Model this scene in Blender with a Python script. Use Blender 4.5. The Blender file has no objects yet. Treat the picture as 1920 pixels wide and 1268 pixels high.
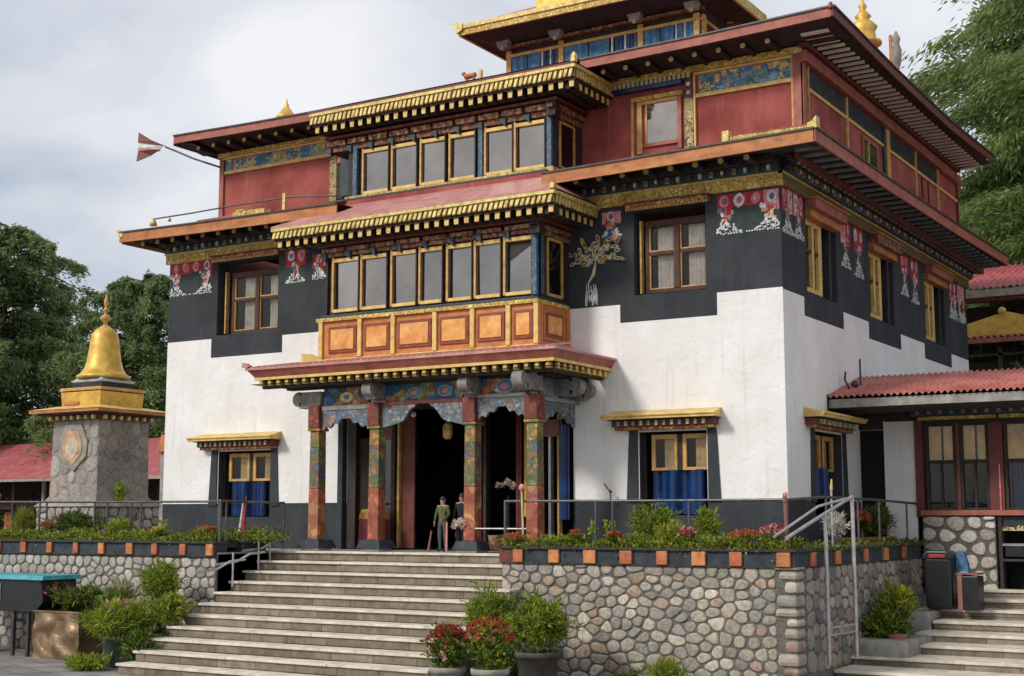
import bpy, math, random
import numpy as np
from mathutils import Vector, Matrix
random.seed(7); RNG = np.random.RandomState(11)
S = bpy.context.scene
COL = S.collection

# ------------------------------------------------------------------ camera
FPX = 2613.0; TH = math.atan(339/FPX); YAW = math.radians(31.6)
cam = bpy.data.cameras.new('camera'); camo = bpy.data.objects.new('camera', cam); COL.objects.link(camo)
cam.sensor_width = 36; cam.lens = FPX/1920*36; cam.clip_start = .1; cam.clip_end = 3000
camo.location = (7.957, -21.320, 0.562)
camo.rotation_euler = (math.pi/2+TH, 0, YAW)
S.camera = camo
S.render.resolution_x = 1024; S.render.resolution_y = 676
# ------------------------------------------------------------------ light
SD = Vector((.36, .76, -.60)).normalized()           # the way sunlight travels
SUN_EL = math.asin(-SD.z); SUN_ROT = math.atan2(-SD.x, -SD.y)
w = bpy.data.worlds.new("World"); S.world = w; w.use_nodes = True
nt = w.node_tree; nt.nodes.clear()
N = nt.nodes.new; LK = nt.links.new
out = N('ShaderNodeOutputWorld')
sky = N('ShaderNodeTexSky'); sky.sky_type = 'NISHITA'; sky.sun_disc = False
sky.sun_elevation = SUN_EL; sky.sun_rotation = SUN_ROT; sky.air_density = 1.2; sky.dust_density = 2.5
b1 = N('ShaderNodeBackground'); b1.inputs[1].default_value = .10; LK(sky.outputs[0], b1.inputs[0])
tc = N('ShaderNodeTexCoord'); mp = N('ShaderNodeMapping'); mp.inputs['Scale'].default_value = (1.0, 1.0, 2.1)
mp.inputs['Location'].default_value = (2.3, .7, .55)
LK(tc.outputs['Generated'], mp.inputs[0])
n1 = N('ShaderNodeTexNoise'); n1.inputs['Scale'].default_value = 3.0; n1.inputs['Detail'].default_value = 7; n1.inputs['Roughness'].default_value = .5
n1.inputs['Distortion'].default_value = .35
LK(mp.outputs[0], n1.inputs[0])
cr = N('ShaderNodeValToRGB'); e = cr.color_ramp
e.elements[0].position = .34; e.elements[0].color = (.42, .485, .59, 1)
e.elements[1].position = .62; e.elements[1].color = (.90, .895, .915, 1)
m = e.elements.new(.47); m.color = (.665, .69, .75, 1)
LK(n1.outputs[0], cr.inputs[0])
b2 = N('ShaderNodeBackground'); b2.inputs[1].default_value = 1.0; LK(cr.outputs[0], b2.inputs[0])
mx = N('ShaderNodeMixShader'); mx.inputs[0].default_value = .86
LK(b1.outputs[0], mx.inputs[1]); LK(b2.outputs[0], mx.inputs[2]); LK(mx.outputs[0], out.inputs[0])
sl = bpy.data.lights.new('sun', 'SUN'); so = bpy.data.objects.new('sun', sl); COL.objects.link(so)
sl.energy = 2.15; sl.angle = math.radians(11); sl.color = (1, .945, .87)
so.rotation_euler = SD.to_track_quat('-Z', 'Y').to_euler()
S.view_settings.view_transform = 'Standard'; S.view_settings.look = 'None'
S.view_settings.exposure = 0.17; S.view_settings.gamma = 1

# ------------------------------------------------------------------ materials
def lin(h):
    h = h.lstrip('#'); r = [int(h[i:i+2], 16)/255 for i in (0, 2, 4)]
    return tuple((c/12.92 if c <= .04045 else ((c+.055)/1.055)**2.4) for c in r)+(1,)
def C3(c): return lin(c) if isinstance(c, str) else tuple(c)+(1,)
MATS = {}
def base(name):
    m = bpy.data.materials.new(name); m.use_nodes = True; MATS[name] = m
    t = m.node_tree; p = t.nodes['Principled BSDF']; return m, t, p
def mat(name, c1, c2=None, scale=6, rough=.7, bump=.15, bscale=None, metal=0, detail=5, pos=(.35, .65), stretch=None, spec=.5, c3=None, wear=.75):
    m, t, p = base(name); n = t.nodes.new; l = t.links.new
    p.inputs['Roughness'].default_value = rough; p.inputs['Metallic'].default_value = metal
    p.inputs['Specular IOR Level'].default_value = spec
    co = n('ShaderNodeTexCoord'); src = co.outputs['Object']
    if stretch:
        mp = n('ShaderNodeMapping'); mp.inputs['Scale'].default_value = stretch; l(src, mp.inputs[0]); src = mp.outputs[0]
    ns = n('ShaderNodeTexNoise'); ns.inputs['Scale'].default_value = scale; ns.inputs['Detail'].default_value = detail; l(src, ns.inputs[0])
    r = n('ShaderNodeValToRGB'); r.color_ramp.elements[0].position = pos[0]; r.color_ramp.elements[1].position = pos[1]
    r.color_ramp.elements[0].color = C3(c1); r.color_ramp.elements[1].color = C3(c2 or c1)
    if c3: q = r.color_ramp.elements.new((pos[0]+pos[1])/2); q.color = C3(c3)
    l(ns.outputs[0], r.inputs[0])
    nw = n('ShaderNodeTexNoise'); nw.inputs['Scale'].default_value = 5.5; nw.inputs['Detail'].default_value = 10; nw.inputs['Roughness'].default_value = .72; l(co.outputs['Object'], nw.inputs[0])
    rw_ = n('ShaderNodeValToRGB'); rw_.color_ramp.elements[0].position = .33; rw_.color_ramp.elements[0].color = (.56, .53, .50, 1); rw_.color_ramp.elements[1].position = .55; l(nw.outputs[0], rw_.inputs[0])
    mw = n('ShaderNodeMixRGB'); mw.blend_type = 'MULTIPLY'; mw.inputs[0].default_value = wear; l(r.outputs[0], mw.inputs[1]); l(rw_.outputs[0], mw.inputs[2]); l(mw.outputs[0], p.inputs['Base Color'])
    if bump:
        nb = n('ShaderNodeTexNoise'); nb.inputs['Scale'].default_value = bscale or scale*4; nb.inputs['Detail'].default_value = 4; l(src, nb.inputs[0])
        b = n('ShaderNodeBump'); b.inputs['Strength'].default_value = bump; b.inputs['Distance'].default_value = .02
        l(nb.outputs[0], b.inputs['Height']); l(b.outputs[0], p.inputs['Normal'])
    return m
def painted(name, pal, scale=9, line=None, rough=.6, warp=.25, lw=.05, stretch=(1, 1, 1), ring=(.55, .6, .62, 1)):
    """multicoloured ornamental painting: warped cells with outlines"""
    m, t, p = base(name); n = t.nodes.new; l = t.links.new; p.inputs['Roughness'].default_value = rough
    co = n('ShaderNodeTexCoord'); mp = n('ShaderNodeMapping'); mp.inputs['Scale'].default_value = stretch; l(co.outputs['Object'], mp.inputs[0])
    ns = n('ShaderNodeTexNoise'); ns.inputs['Scale'].default_value = scale*.8; l(mp.outputs[0], ns.inputs[0])
    mm = n('ShaderNodeVectorMath'); mm.operation = 'MULTIPLY_ADD'; l(ns.outputs['Color'], mm.inputs[0])
    mm.inputs[1].default_value = (warp,)*3; l(mp.outputs[0], mm.inputs[2])
    v = n('ShaderNodeTexVoronoi'); v.inputs['Scale'].default_value = scale; l(mm.outputs[0], v.inputs['Vector'])
    ve = n('ShaderNodeTexVoronoi'); ve.feature = 'DISTANCE_TO_EDGE'; ve.inputs['Scale'].default_value = scale; l(mm.outputs[0], ve.inputs['Vector'])
    sp = n('ShaderNodeSeparateColor'); l(v.outputs['Color'], sp.inputs[0])
    r = n('ShaderNodeValToRGB'); r.color_ramp.interpolation = 'CONSTANT'
    els = r.color_ramp.elements
    els[0].position = 0; els[0].color = C3(pal[0]); els[1].position = 1/len(pal); els[1].color = C3(pal[1])
    for i in range(2, len(pal)): q = els.new(i/len(pal)); q.color = C3(pal[i])
    l(sp.outputs[0], r.inputs[0])
    # rings inside each cell
    rg = n('ShaderNodeMath'); rg.operation = 'GREATER_THAN'; l(v.outputs['Distance'], rg.inputs[0]); rg.inputs[1].default_value = .33
    mr = n('ShaderNodeMixRGB'); mr.blend_type = 'MULTIPLY'; mr.inputs[2].default_value = ring; l(rg.outputs[0], mr.inputs[0]); l(r.outputs[0], mr.inputs[1])
    lt = n('ShaderNodeMath'); lt.operation = 'LESS_THAN'; l(ve.outputs['Distance'], lt.inputs[0]); lt.inputs[1].default_value = lw
    mx = n('ShaderNodeMixRGB'); l(lt.outputs[0], mx.inputs[0]); l(mr.outputs[0], mx.inputs[1]); mx.inputs[2].default_value = C3(line or '#2a2520')
    nw = n('ShaderNodeTexNoise'); nw.inputs['Scale'].default_value = 4; nw.inputs['Detail'].default_value = 9; nw.inputs['Roughness'].default_value = .7; l(co.outputs['Object'], nw.inputs[0])
    rw_ = n('ShaderNodeValToRGB'); rw_.color_ramp.elements[0].position = .34; rw_.color_ramp.elements[0].color = (.62, .60, .57, 1); rw_.color_ramp.elements[1].position = .58; l(nw.outputs[0], rw_.inputs[0])
    mw = n('ShaderNodeMixRGB'); mw.blend_type = 'MULTIPLY'; mw.inputs[0].default_value = 1; l(mx.outputs[0], mw.inputs[1]); l(rw_.outputs[0], mw.inputs[2])
    l(mw.outputs[0], p.inputs['Base Color'])
    b_ = n('ShaderNodeBump'); b_.inputs['Strength'].default_value = .4; b_.inputs['Distance'].default_value = .01; l(v.outputs['Distance'], b_.inputs['Height']); l(b_.outputs[0], p.inputs['Normal'])
    return m
def leafmat(name, cols, rough=.55, trans=.35):
    m, t, p = base(name); n = t.nodes.new; l = t.links.new
    g = n('ShaderNodeNewGeometry'); r = n('ShaderNodeValToRGB'); els = r.color_ramp.elements
    els[0].color = C3(cols[0]); els[1].color = C3(cols[-1])
    for i in range(1, len(cols)-1): q = els.new(i/(len(cols)-1)); q.color = C3(cols[i])
    l(g.outputs['Random Per Island'], r.inputs[0]); l(r.outputs[0], p.inputs['Base Color']); p.inputs['Roughness'].default_value = rough
    p.inputs['Specular IOR Level'].default_value = .3
    tr = n('ShaderNodeBsdfTranslucent'); l(r.outputs[0], tr.inputs[0]); mx = n('ShaderNodeMixShader'); mx.inputs[0].default_value = trans
    l(p.outputs[0], mx.inputs[1]); l(tr.outputs[0], mx.inputs[2]); l(mx.outputs[0], t.nodes['Material Output'].inputs[0])
    return m
def stonemat(name, dark=1.0):
    m, t, p = base(name); n = t.nodes.new; l = t.links.new
    a = n('ShaderNodeAttribute'); a.attribute_name = 'tone'
    ns = n('ShaderNodeTexNoise'); ns.inputs['Scale'].default_value = 22; ns.inputs['Detail'].default_value = 8; co = n('ShaderNodeTexCoord'); l(co.outputs['Object'], ns.inputs[0])
    r = n('ShaderNodeValToRGB'); r.color_ramp.elements[0].position = .32; r.color_ramp.elements[0].color = (.60, .58, .55, 1); r.color_ramp.elements[1].position = .62; r.color_ramp.elements[1].color = (1, 1, 1, 1)
    l(ns.outputs[0], r.inputs[0])
    mx = n('ShaderNodeMixRGB'); mx.blend_type = 'MULTIPLY'; mx.inputs[0].default_value = 1; l(a.outputs['Color'], mx.inputs[1]); l(r.outputs[0], mx.inputs[2])
    l(mx.outputs[0], p.inputs['Base Color']); p.inputs['Roughness'].default_value = .85
    b = n('ShaderNodeBump'); b.inputs['Strength'].default_value = .5; b.inputs['Distance'].default_value = .015; l(ns.outputs[0], b.inputs['Height']); l(b.outputs[0], p.inputs['Normal'])
    return m
def glassmat(name, tint=(.8, .85, .85), refl=.10):
    m = bpy.data.materials.new(name); m.use_nodes = True; MATS[name] = m; t = m.node_tree; t.nodes.clear(); n = t.nodes.new; l = t.links.new
    o = n('ShaderNodeOutputMaterial'); tr = n('ShaderNodeBsdfTransparent'); tr.inputs[0].default_value = tint+(1,)
    g = n('ShaderNodeBsdfGlossy'); g.inputs['Roughness'].default_value = .04; f = n('ShaderNodeFresnel'); f.inputs[0].default_value = 1.5
    ad = n('ShaderNodeMath'); ad.operation = 'ADD'; ad.inputs[1].default_value = refl; l(f.outputs[0], ad.inputs[0])
    x = n('ShaderNodeMixShader'); l(ad.outputs[0], x.inputs[0]); l(tr.outputs[0], x.inputs[1]); l(g.outputs[0], x.inputs[2]); l(x.outputs[0], o.inputs[0]); return m

# plaster: lime wash with trowel relief and rain streaks
def plaster(name, c1, c2, streak, bump=.35):
    m, t, p = base(name); n = t.nodes.new; l = t.links.new; p.inputs['Roughness'].default_value = .88; p.inputs['Specular IOR Level'].default_value = .25
    co = n('ShaderNodeTexCoord')
    a = n('ShaderNodeTexNoise'); a.inputs['Scale'].default_value = 1.3; a.inputs['Detail'].default_value = 6; l(co.outputs['Object'], a.inputs[0])
    r = n('ShaderNodeValToRGB'); r.color_ramp.elements[0].position = .35; r.color_ramp.elements[1].position = .65
    r.color_ramp.elements[0].color = C3(c1); r.color_ramp.elements[1].color = C3(c2); l(a.outputs[0], r.inputs[0])
    mp = n('ShaderNodeMapping'); mp.inputs['Scale'].default_value = (5, 5, .35); l(co.outputs['Object'], mp.inputs[0])
    s = n('ShaderNodeTexNoise'); s.inputs['Scale'].default_value = 1.6; s.inputs['Detail'].default_value = 5; s.inputs['Roughness'].default_value = .65; l(mp.outputs[0], s.inputs[0])
    r2 = n('ShaderNodeValToRGB'); r2.color_ramp.elements[0].position = .56; r2.color_ramp.elements[0].color = (0, 0, 0, 1); r2.color_ramp.elements[1].position = .78; r2.color_ramp.elements[1].color = (.6, .6, .6, 1); l(s.outputs[0], r2.inputs[0])
    mx = n('ShaderNodeMixRGB'); l(r2.outputs[0], mx.inputs[0]); l(r.outputs[0], mx.inputs[1]); mx.inputs[2].default_value = C3(streak); l(mx.outputs[0], p.inputs['Base Color'])
    b1 = n('ShaderNodeTexNoise'); b1.inputs['Scale'].default_value = 3.2; b1.inputs['Detail'].default_value = 7; b1.inputs['Distortion'].default_value = 1.4; l(co.outputs['Object'], b1.inputs[0])
    b = n('ShaderNodeBump'); b.inputs['Strength'].default_value = bump; b.inputs['Distance'].default_value = .06; l(b1.outputs[0], b.inputs['Height']); l(b.outputs[0], p.inputs['Normal'])
    return m
M = MATS
plaster('red_wall', (.22, .050, .042), (.38, .105, .088), (.44, .20, .17), .35)
plaster('white_plaster', (.74, .725, .70), (.82, .81, .80), (.52, .50, .48), .36)
plaster('dark_plaster', (.033, .037, .043), (.052, .057, .064), (.08, .085, .09), .5)
mat('maroon', (.11, .022, .016), (.17, .038, .026), 7, .6, .2)
mat('dark_wood', (.016, .011, .009), (.04, .026, .018), 9, .7, .3)
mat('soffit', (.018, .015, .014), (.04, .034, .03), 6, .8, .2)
mat('brown_wood', (.045, .015, .008), (.09, .030, .014), 14, .65, .2, stretch=(1, 1, .3))
mat('carved_wood', (.07, .03, .018), (.42, .25, .12), 13, .65, .9, 30, c3=(.20, .085, .045))
mat('ochre_wood', (.50, .28, .07), (.64, .39, .12), 9, .5, .2)
mat('orange_fascia', (.36, .12, .035), (.55, .22, .065), 5, .6, .25, stretch=(.5, .5, 2), pos=(.3, .7))
mat('red_fascia', (.30, .085, .055), (.40, .13, .09), 4, .6, .2)
mat('gold', (.50, .36, .10), (.78, .62, .24), 14, .45, .5, 40, metal=.15)
mat('gold_leaf', (.60, .36, .06), (.78, .50, .11), 5, .48, .12, metal=.35)
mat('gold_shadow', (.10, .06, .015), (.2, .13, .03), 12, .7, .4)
painted('gold_carved', ['#f0d070', '#d8b04c', '#fae090', '#e2bc5c'], 16, '#8a6c2c', warp=.1, lw=.05, ring=(.82, .80, .72, 1))
painted('gold_red_carved', ['#e09a4a', '#c05a34', '#f0bc6a', '#cc7838'], 16, '#6a3418', warp=.1, lw=.05)
painted('blue_frieze', ['#5a90b8', '#467aa8', '#e8cc70', '#7aa8a0', '#f0be70', '#8ab8d0', '#4a7890', '#e09a68'], 8, '#3f6070', warp=.55, lw=.03, ring=(.78, .8, .8, 1))
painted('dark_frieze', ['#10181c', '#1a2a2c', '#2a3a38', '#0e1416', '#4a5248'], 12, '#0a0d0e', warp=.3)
painted('porch_painting', ['#3a70b0', '#d89a68', '#c4704a', '#9aa868', '#d8d0c0', '#345a90', '#80b0cc', '#d4b060', '#5a6a5a'], 5, '#4b4640', warp=.45, lw=.03)
painted('cloud_carving', ['#9aa2a6', '#7e8b94', '#b0aaa2', '#7092b4', '#a88a80', '#8c979c'], 9, '#50565c', warp=.4, lw=.06)
painted('column_orange', ['#c46a4a', '#d08058', '#b85e46', '#d49c68', '#c07458'], 5, '#a04e38', warp=.35, lw=.02)
painted('column_ornament', ['#7a7a4c', '#a88650', '#5f6c88', '#8a8a5a', '#a86f50', '#617c60'], 8, '#6a6048', warp=.35, lw=.035)
painted('column_gold', ['#c8a050', '#a89858', '#c08a48', '#8a9660'], 7, '#6a5636', warp=.35, lw=.03)
painted('column_cap', ['#8c3f2c', '#a04a33', '#94452f'], 6, '#6a2c20', warp=.3)
mat('grey_carving', (.20, .19, .175), (.34, .33, .31), 6, .7, .4, 18)
mat('pink_roof', (.46, .19, .17), (.58, .28, .25), 3, .5, .15, 10)
mat('dark_metal', (.03, .03, .032), (.06, .06, .06), 8, .45, .1)
mat('steel', (.46, .46, .47), (.60, .60, .61), 10, .35, .1, metal=.6)
mat('rail_metal', (.09, .09, .095), (.15, .15, .155), 10, .4, .1, metal=.5)
mat('teal_beam', (.012, .028, .038), (.03, .06, .075), 10, .5, .3)
mat('blue_post', (.03, .10, .19), (.10, .22, .30), 26, .5, .3, c3=(.04, .07, .10))
mat('orange_panel', (.68, .27, .05), (.82, .42, .12), 5, .5, .15)
mat('orange_frame', (.50, .16, .035), (.60, .22, .06), 6, .5, .15)
mat('yellow_trim', (.64, .42, .11), (.78, .56, .20), 7, .5, .2)
mat('brick_red', (.20, .035, .014), (.28, .06, .022), 8, .5, .1)
mat('corbel_orange', (.40, .10, .045), (.54, .19, .08), 6, .8, .4, wear=1)
mat('band_blue', (.022, .03, .042), (.045, .06, .08), 6, .8, .25)
mat('curtain_cream', (.66, .60, .52), (.80, .74, .65), 3, .9, 0)
mat('curtain_tan', (.72, .50, .22), (.86, .64, .32), 3, .9, 0)
mat('curtain_blue', (.0015, .016, .08), (.005, .045, .17), 3, .3, .1)
mat('curtain_sky', (.03, .15, .33), (.08, .26, .46), 9, .6, .1)
mat('curtain_maroon', (.14, .03, .03), (.2, .05, .045), 4, .9, .1)
mat('blind_grey', (.25, .24, .23), (.33, .315, .30), 1.2, .05, .06, 1.6, metal=.93, spec=.5, wear=.2)
mat('mortar', (.10, .09, .078), (.19, .175, .155), 30, .95, .6, 60)
mat('cap_dark', (.03, .032, .024), (.06, .06, .05), 9, .9, .5)
mat('step_stone', (.54, .49, .41), (.72, .66, .57), 3.5, .8, .25, 30, c3=(.64, .58, .49), wear=.6)  # treads made paler, their bright lighting put into the colour
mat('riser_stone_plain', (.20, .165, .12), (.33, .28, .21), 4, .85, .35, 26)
mat('black_void', (.004, .004, .004), (.008, .007, .006), 3, .9, 0)
mat('interior', (.02, .012, .01), (.035, .02, .015), 3, .9, 0)
mat('bronze', (.22, .14, .08), (.42, .30, .18), 3.5, .34, .9, 5, metal=.6)
mat('clay_grey', (.26, .235, .20), (.36, .33, .28), 6, .85, .3, 24)
mat('green_pot', (.05, .075, .065), (.10, .13, .11), 6, .6, .2)
mat('dark_pot', (.05, .046, .042), (.09, .08, .07), 6, .8, .2)
mat('soil', (.03, .022, .015), (.05, .036, .025), 20, .95, .6)
mat('bin_black', (.010, .011, .014), (.016, .017, .02), 5, .35, .05)
mat('bin_red', (.35, .02, .03), (.45, .03, .04), 5, .4, .05)
mat('blue_bag', (.03, .11, .24), (.06, .18, .33), 12, .5, .6, 20)
mat('light_blue', (.25, .42, .55), (.35, .5, .6), 5, .6, .2)
mat('maroon_box', (.22, .09, .08), (.28, .12, .10), 5, .7, .2)
mat('teal_top', (.04, .30, .36), (.07, .38, .44), 4, .4, .1)
mat('bark', (.05, .038, .028), (.09, .07, .05), 8, .95, .8, 18, stretch=(1, 1, .2))
mat('skin', (.34, .20, .14), (.40, .24, .17), 5, .6, .05)
mat('hair', (.012, .010, .009), (.02, .016, .014), 20, .6, .3)
mat('cloth_green', (.065, .075, .022), (.10, .115, .035), 9, .85, .2)
mat('cloth_grey', (.06, .065, .08), (.10, .105, .12), 9, .9, .2)
mat('cloth_black', (.008, .008, .010), (.016, .016, .018), 9, .9, .2)
mat('cloth_white', (.62, .60, .60), (.75, .74, .74), 9, .9, .2)
mat('pink', (.62, .22, .20), (.72, .34, .31), 9, .7, .1)
mat('frieze_red', (.35, .02, .03), (.46, .04, .055), 7, .8, .1)
mat('frieze_pink', (.62, .16, .20), (.74, .34, .36), 7, .8, .1)
mat('frieze_white', (.55, .56, .56), (.75, .76, .76), 9, .8, .1)
mat('frieze_blue', (.06, .16, .35), (.12, .28, .45), 9, .8, .1)
mat('frieze_orange', (.55, .15, .06), (.62, .30, .10), 9, .8, .1)
mat('frieze_green', (.020, .034, .034), (.03, .055, .05), 9, .8, .1)
mat('frieze_cream', (.45, .40, .22), (.60, .55, .33), 9, .8, .1)
mat('yellow_cloth', (.62, .38, .06), (.72, .48, .10), 4, .7, .2)
mat('ledge_stone', (.26, .25, .23), (.36, .35, .32), 5, .85, .3)
glassmat('window_glass', (.92, .92, .9), .0); glassmat('dark_glass', (.5, .52, .52), .03)
stonemat('river_stone')
def roofmat(name, c1, c2, axis_scale, rough=.45):
    """painted corrugated sheet"""
    return mat(name, c1, c2, 2.5, rough, .2, 8)
roofmat('corrugated_red', (.36, .085, .065), (.50, .17, .135), 1)
roofmat('old_red_roof', (.38, .085, .095), (.47, .14, .14), 1)
leafmat('leaf_conifer', [(.165, .245, .125), (.25, .335, .155), (.34, .42, .18), (.20, .285, .14)], trans=0.5)
leafmat('leaf_cedar', [(.105, .17, .06), (.17, .24, .08), (.25, .33, .10), (.135, .20, .075)], trans=0.5)
leafmat('leaf_bright', [(.26, .33, .022), (.36, .42, .035), (.48, .52, .06), (.17, .26, .025)], trans=0.4)
leafmat('leaf_mid', [(.11, .18, .026), (.18, .25, .035), (.26, .32, .05), (.07, .12, .025)], trans=0.4)
leafmat('leaf_dark', [(.035, .06, .018), (.055, .09, .024), (.085, .125, .03)])
leafmat('leaf_yellow', [(.26, .25, .03), (.36, .32, .045), (.18, .20, .03), (.13, .16, .03)])
leafmat('petal_red', [(.36, .045, .035), (.44, .07, .04), (.28, .03, .03)], trans=0.35)
leafmat('petal_orange', [(.50, .13, .05), (.54, .19, .06), (.40, .09, .04)], trans=0.35)
leafmat('petal_pink', [(.62, .26, .25), (.70, .40, .38), (.6, .2, .22)])
leafmat('petal_white', [(.6, .58, .5), (.7, .68, .62)])
leafmat('petal_yellow', [(.62, .42, .04), (.7, .5, .08)])

# paving and steps with joints
def paving(name, c1, c2, sc=1.0):
    m, t, p = base(name); n = t.nodes.new; l = t.links.new; p.inputs['Roughness'].default_value = .8
    co = n('ShaderNodeTexCoord'); mp = n('ShaderNodeMapping'); l(co.outputs['Object'], mp.inputs[0]); mp.inputs['Rotation'].default_value = (0, 0, .35)
    b = n('ShaderNodeTexBrick'); b.inputs['Scale'].default_value = sc; b.inputs['Mortar Size'].default_value = .012; b.inputs['Brick Width'].default_value = .9; b.inputs['Row Height'].default_value = .45
    b.inputs['Color1'].default_value = C3(c1); b.inputs['Color2'].default_value = C3(c2); b.inputs['Mortar'].default_value = (.10, .095, .085, 1); l(mp.outputs[0], b.inputs[0])
    ns = n('ShaderNodeTexNoise'); ns.inputs['Scale'].default_value = 1.7; ns.inputs['Detail'].default_value = 8; l(co.outputs['Object'], ns.inputs[0])
    r = n('ShaderNodeValToRGB'); r.color_ramp.elements[0].position = .3; r.color_ramp.elements[0].color = (.5, .5, .5, 1); r.color_ramp.elements[1].position = .7; l(ns.outputs[0], r.inputs[0])
    x = n('ShaderNodeMixRGB'); x.blend_type = 'MULTIPLY'; x.inputs[0].default_value = 1; l(b.outputs[0], x.inputs[1]); l(r.outputs[0], x.inputs[2]); l(x.outputs[0], p.inputs['Base Color'])
    return m
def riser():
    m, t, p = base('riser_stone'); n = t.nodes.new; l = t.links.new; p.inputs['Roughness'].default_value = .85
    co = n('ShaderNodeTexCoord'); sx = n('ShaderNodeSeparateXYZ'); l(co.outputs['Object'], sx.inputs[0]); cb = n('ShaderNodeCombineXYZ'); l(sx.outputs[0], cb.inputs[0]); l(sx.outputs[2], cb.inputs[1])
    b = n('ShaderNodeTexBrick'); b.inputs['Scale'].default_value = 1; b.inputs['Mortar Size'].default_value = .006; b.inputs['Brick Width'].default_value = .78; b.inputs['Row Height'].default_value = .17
    b.inputs['Color1'].default_value = (.20, .165, .12, 1); b.inputs['Color2'].default_value = (.29, .24, .175, 1); b.inputs['Mortar'].default_value = (.07, .06, .05, 1); l(cb.outputs[0], b.inputs[0])  # risers darkened, shade painted in against the lit treads
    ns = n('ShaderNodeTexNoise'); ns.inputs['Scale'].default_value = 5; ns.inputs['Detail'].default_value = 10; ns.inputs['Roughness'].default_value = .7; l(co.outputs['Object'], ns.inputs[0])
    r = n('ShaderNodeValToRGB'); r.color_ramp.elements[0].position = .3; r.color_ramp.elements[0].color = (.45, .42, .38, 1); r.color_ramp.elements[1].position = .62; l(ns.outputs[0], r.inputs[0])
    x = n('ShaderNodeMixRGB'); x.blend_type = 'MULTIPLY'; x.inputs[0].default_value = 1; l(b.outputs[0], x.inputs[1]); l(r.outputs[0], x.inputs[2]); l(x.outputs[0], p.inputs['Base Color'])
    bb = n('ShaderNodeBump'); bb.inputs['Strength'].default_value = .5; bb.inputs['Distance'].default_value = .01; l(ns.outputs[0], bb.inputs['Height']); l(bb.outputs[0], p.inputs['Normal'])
riser()
paving('courtyard_paving', (.25, .235, .215), (.31, .29, .265), 1.0)

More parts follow.
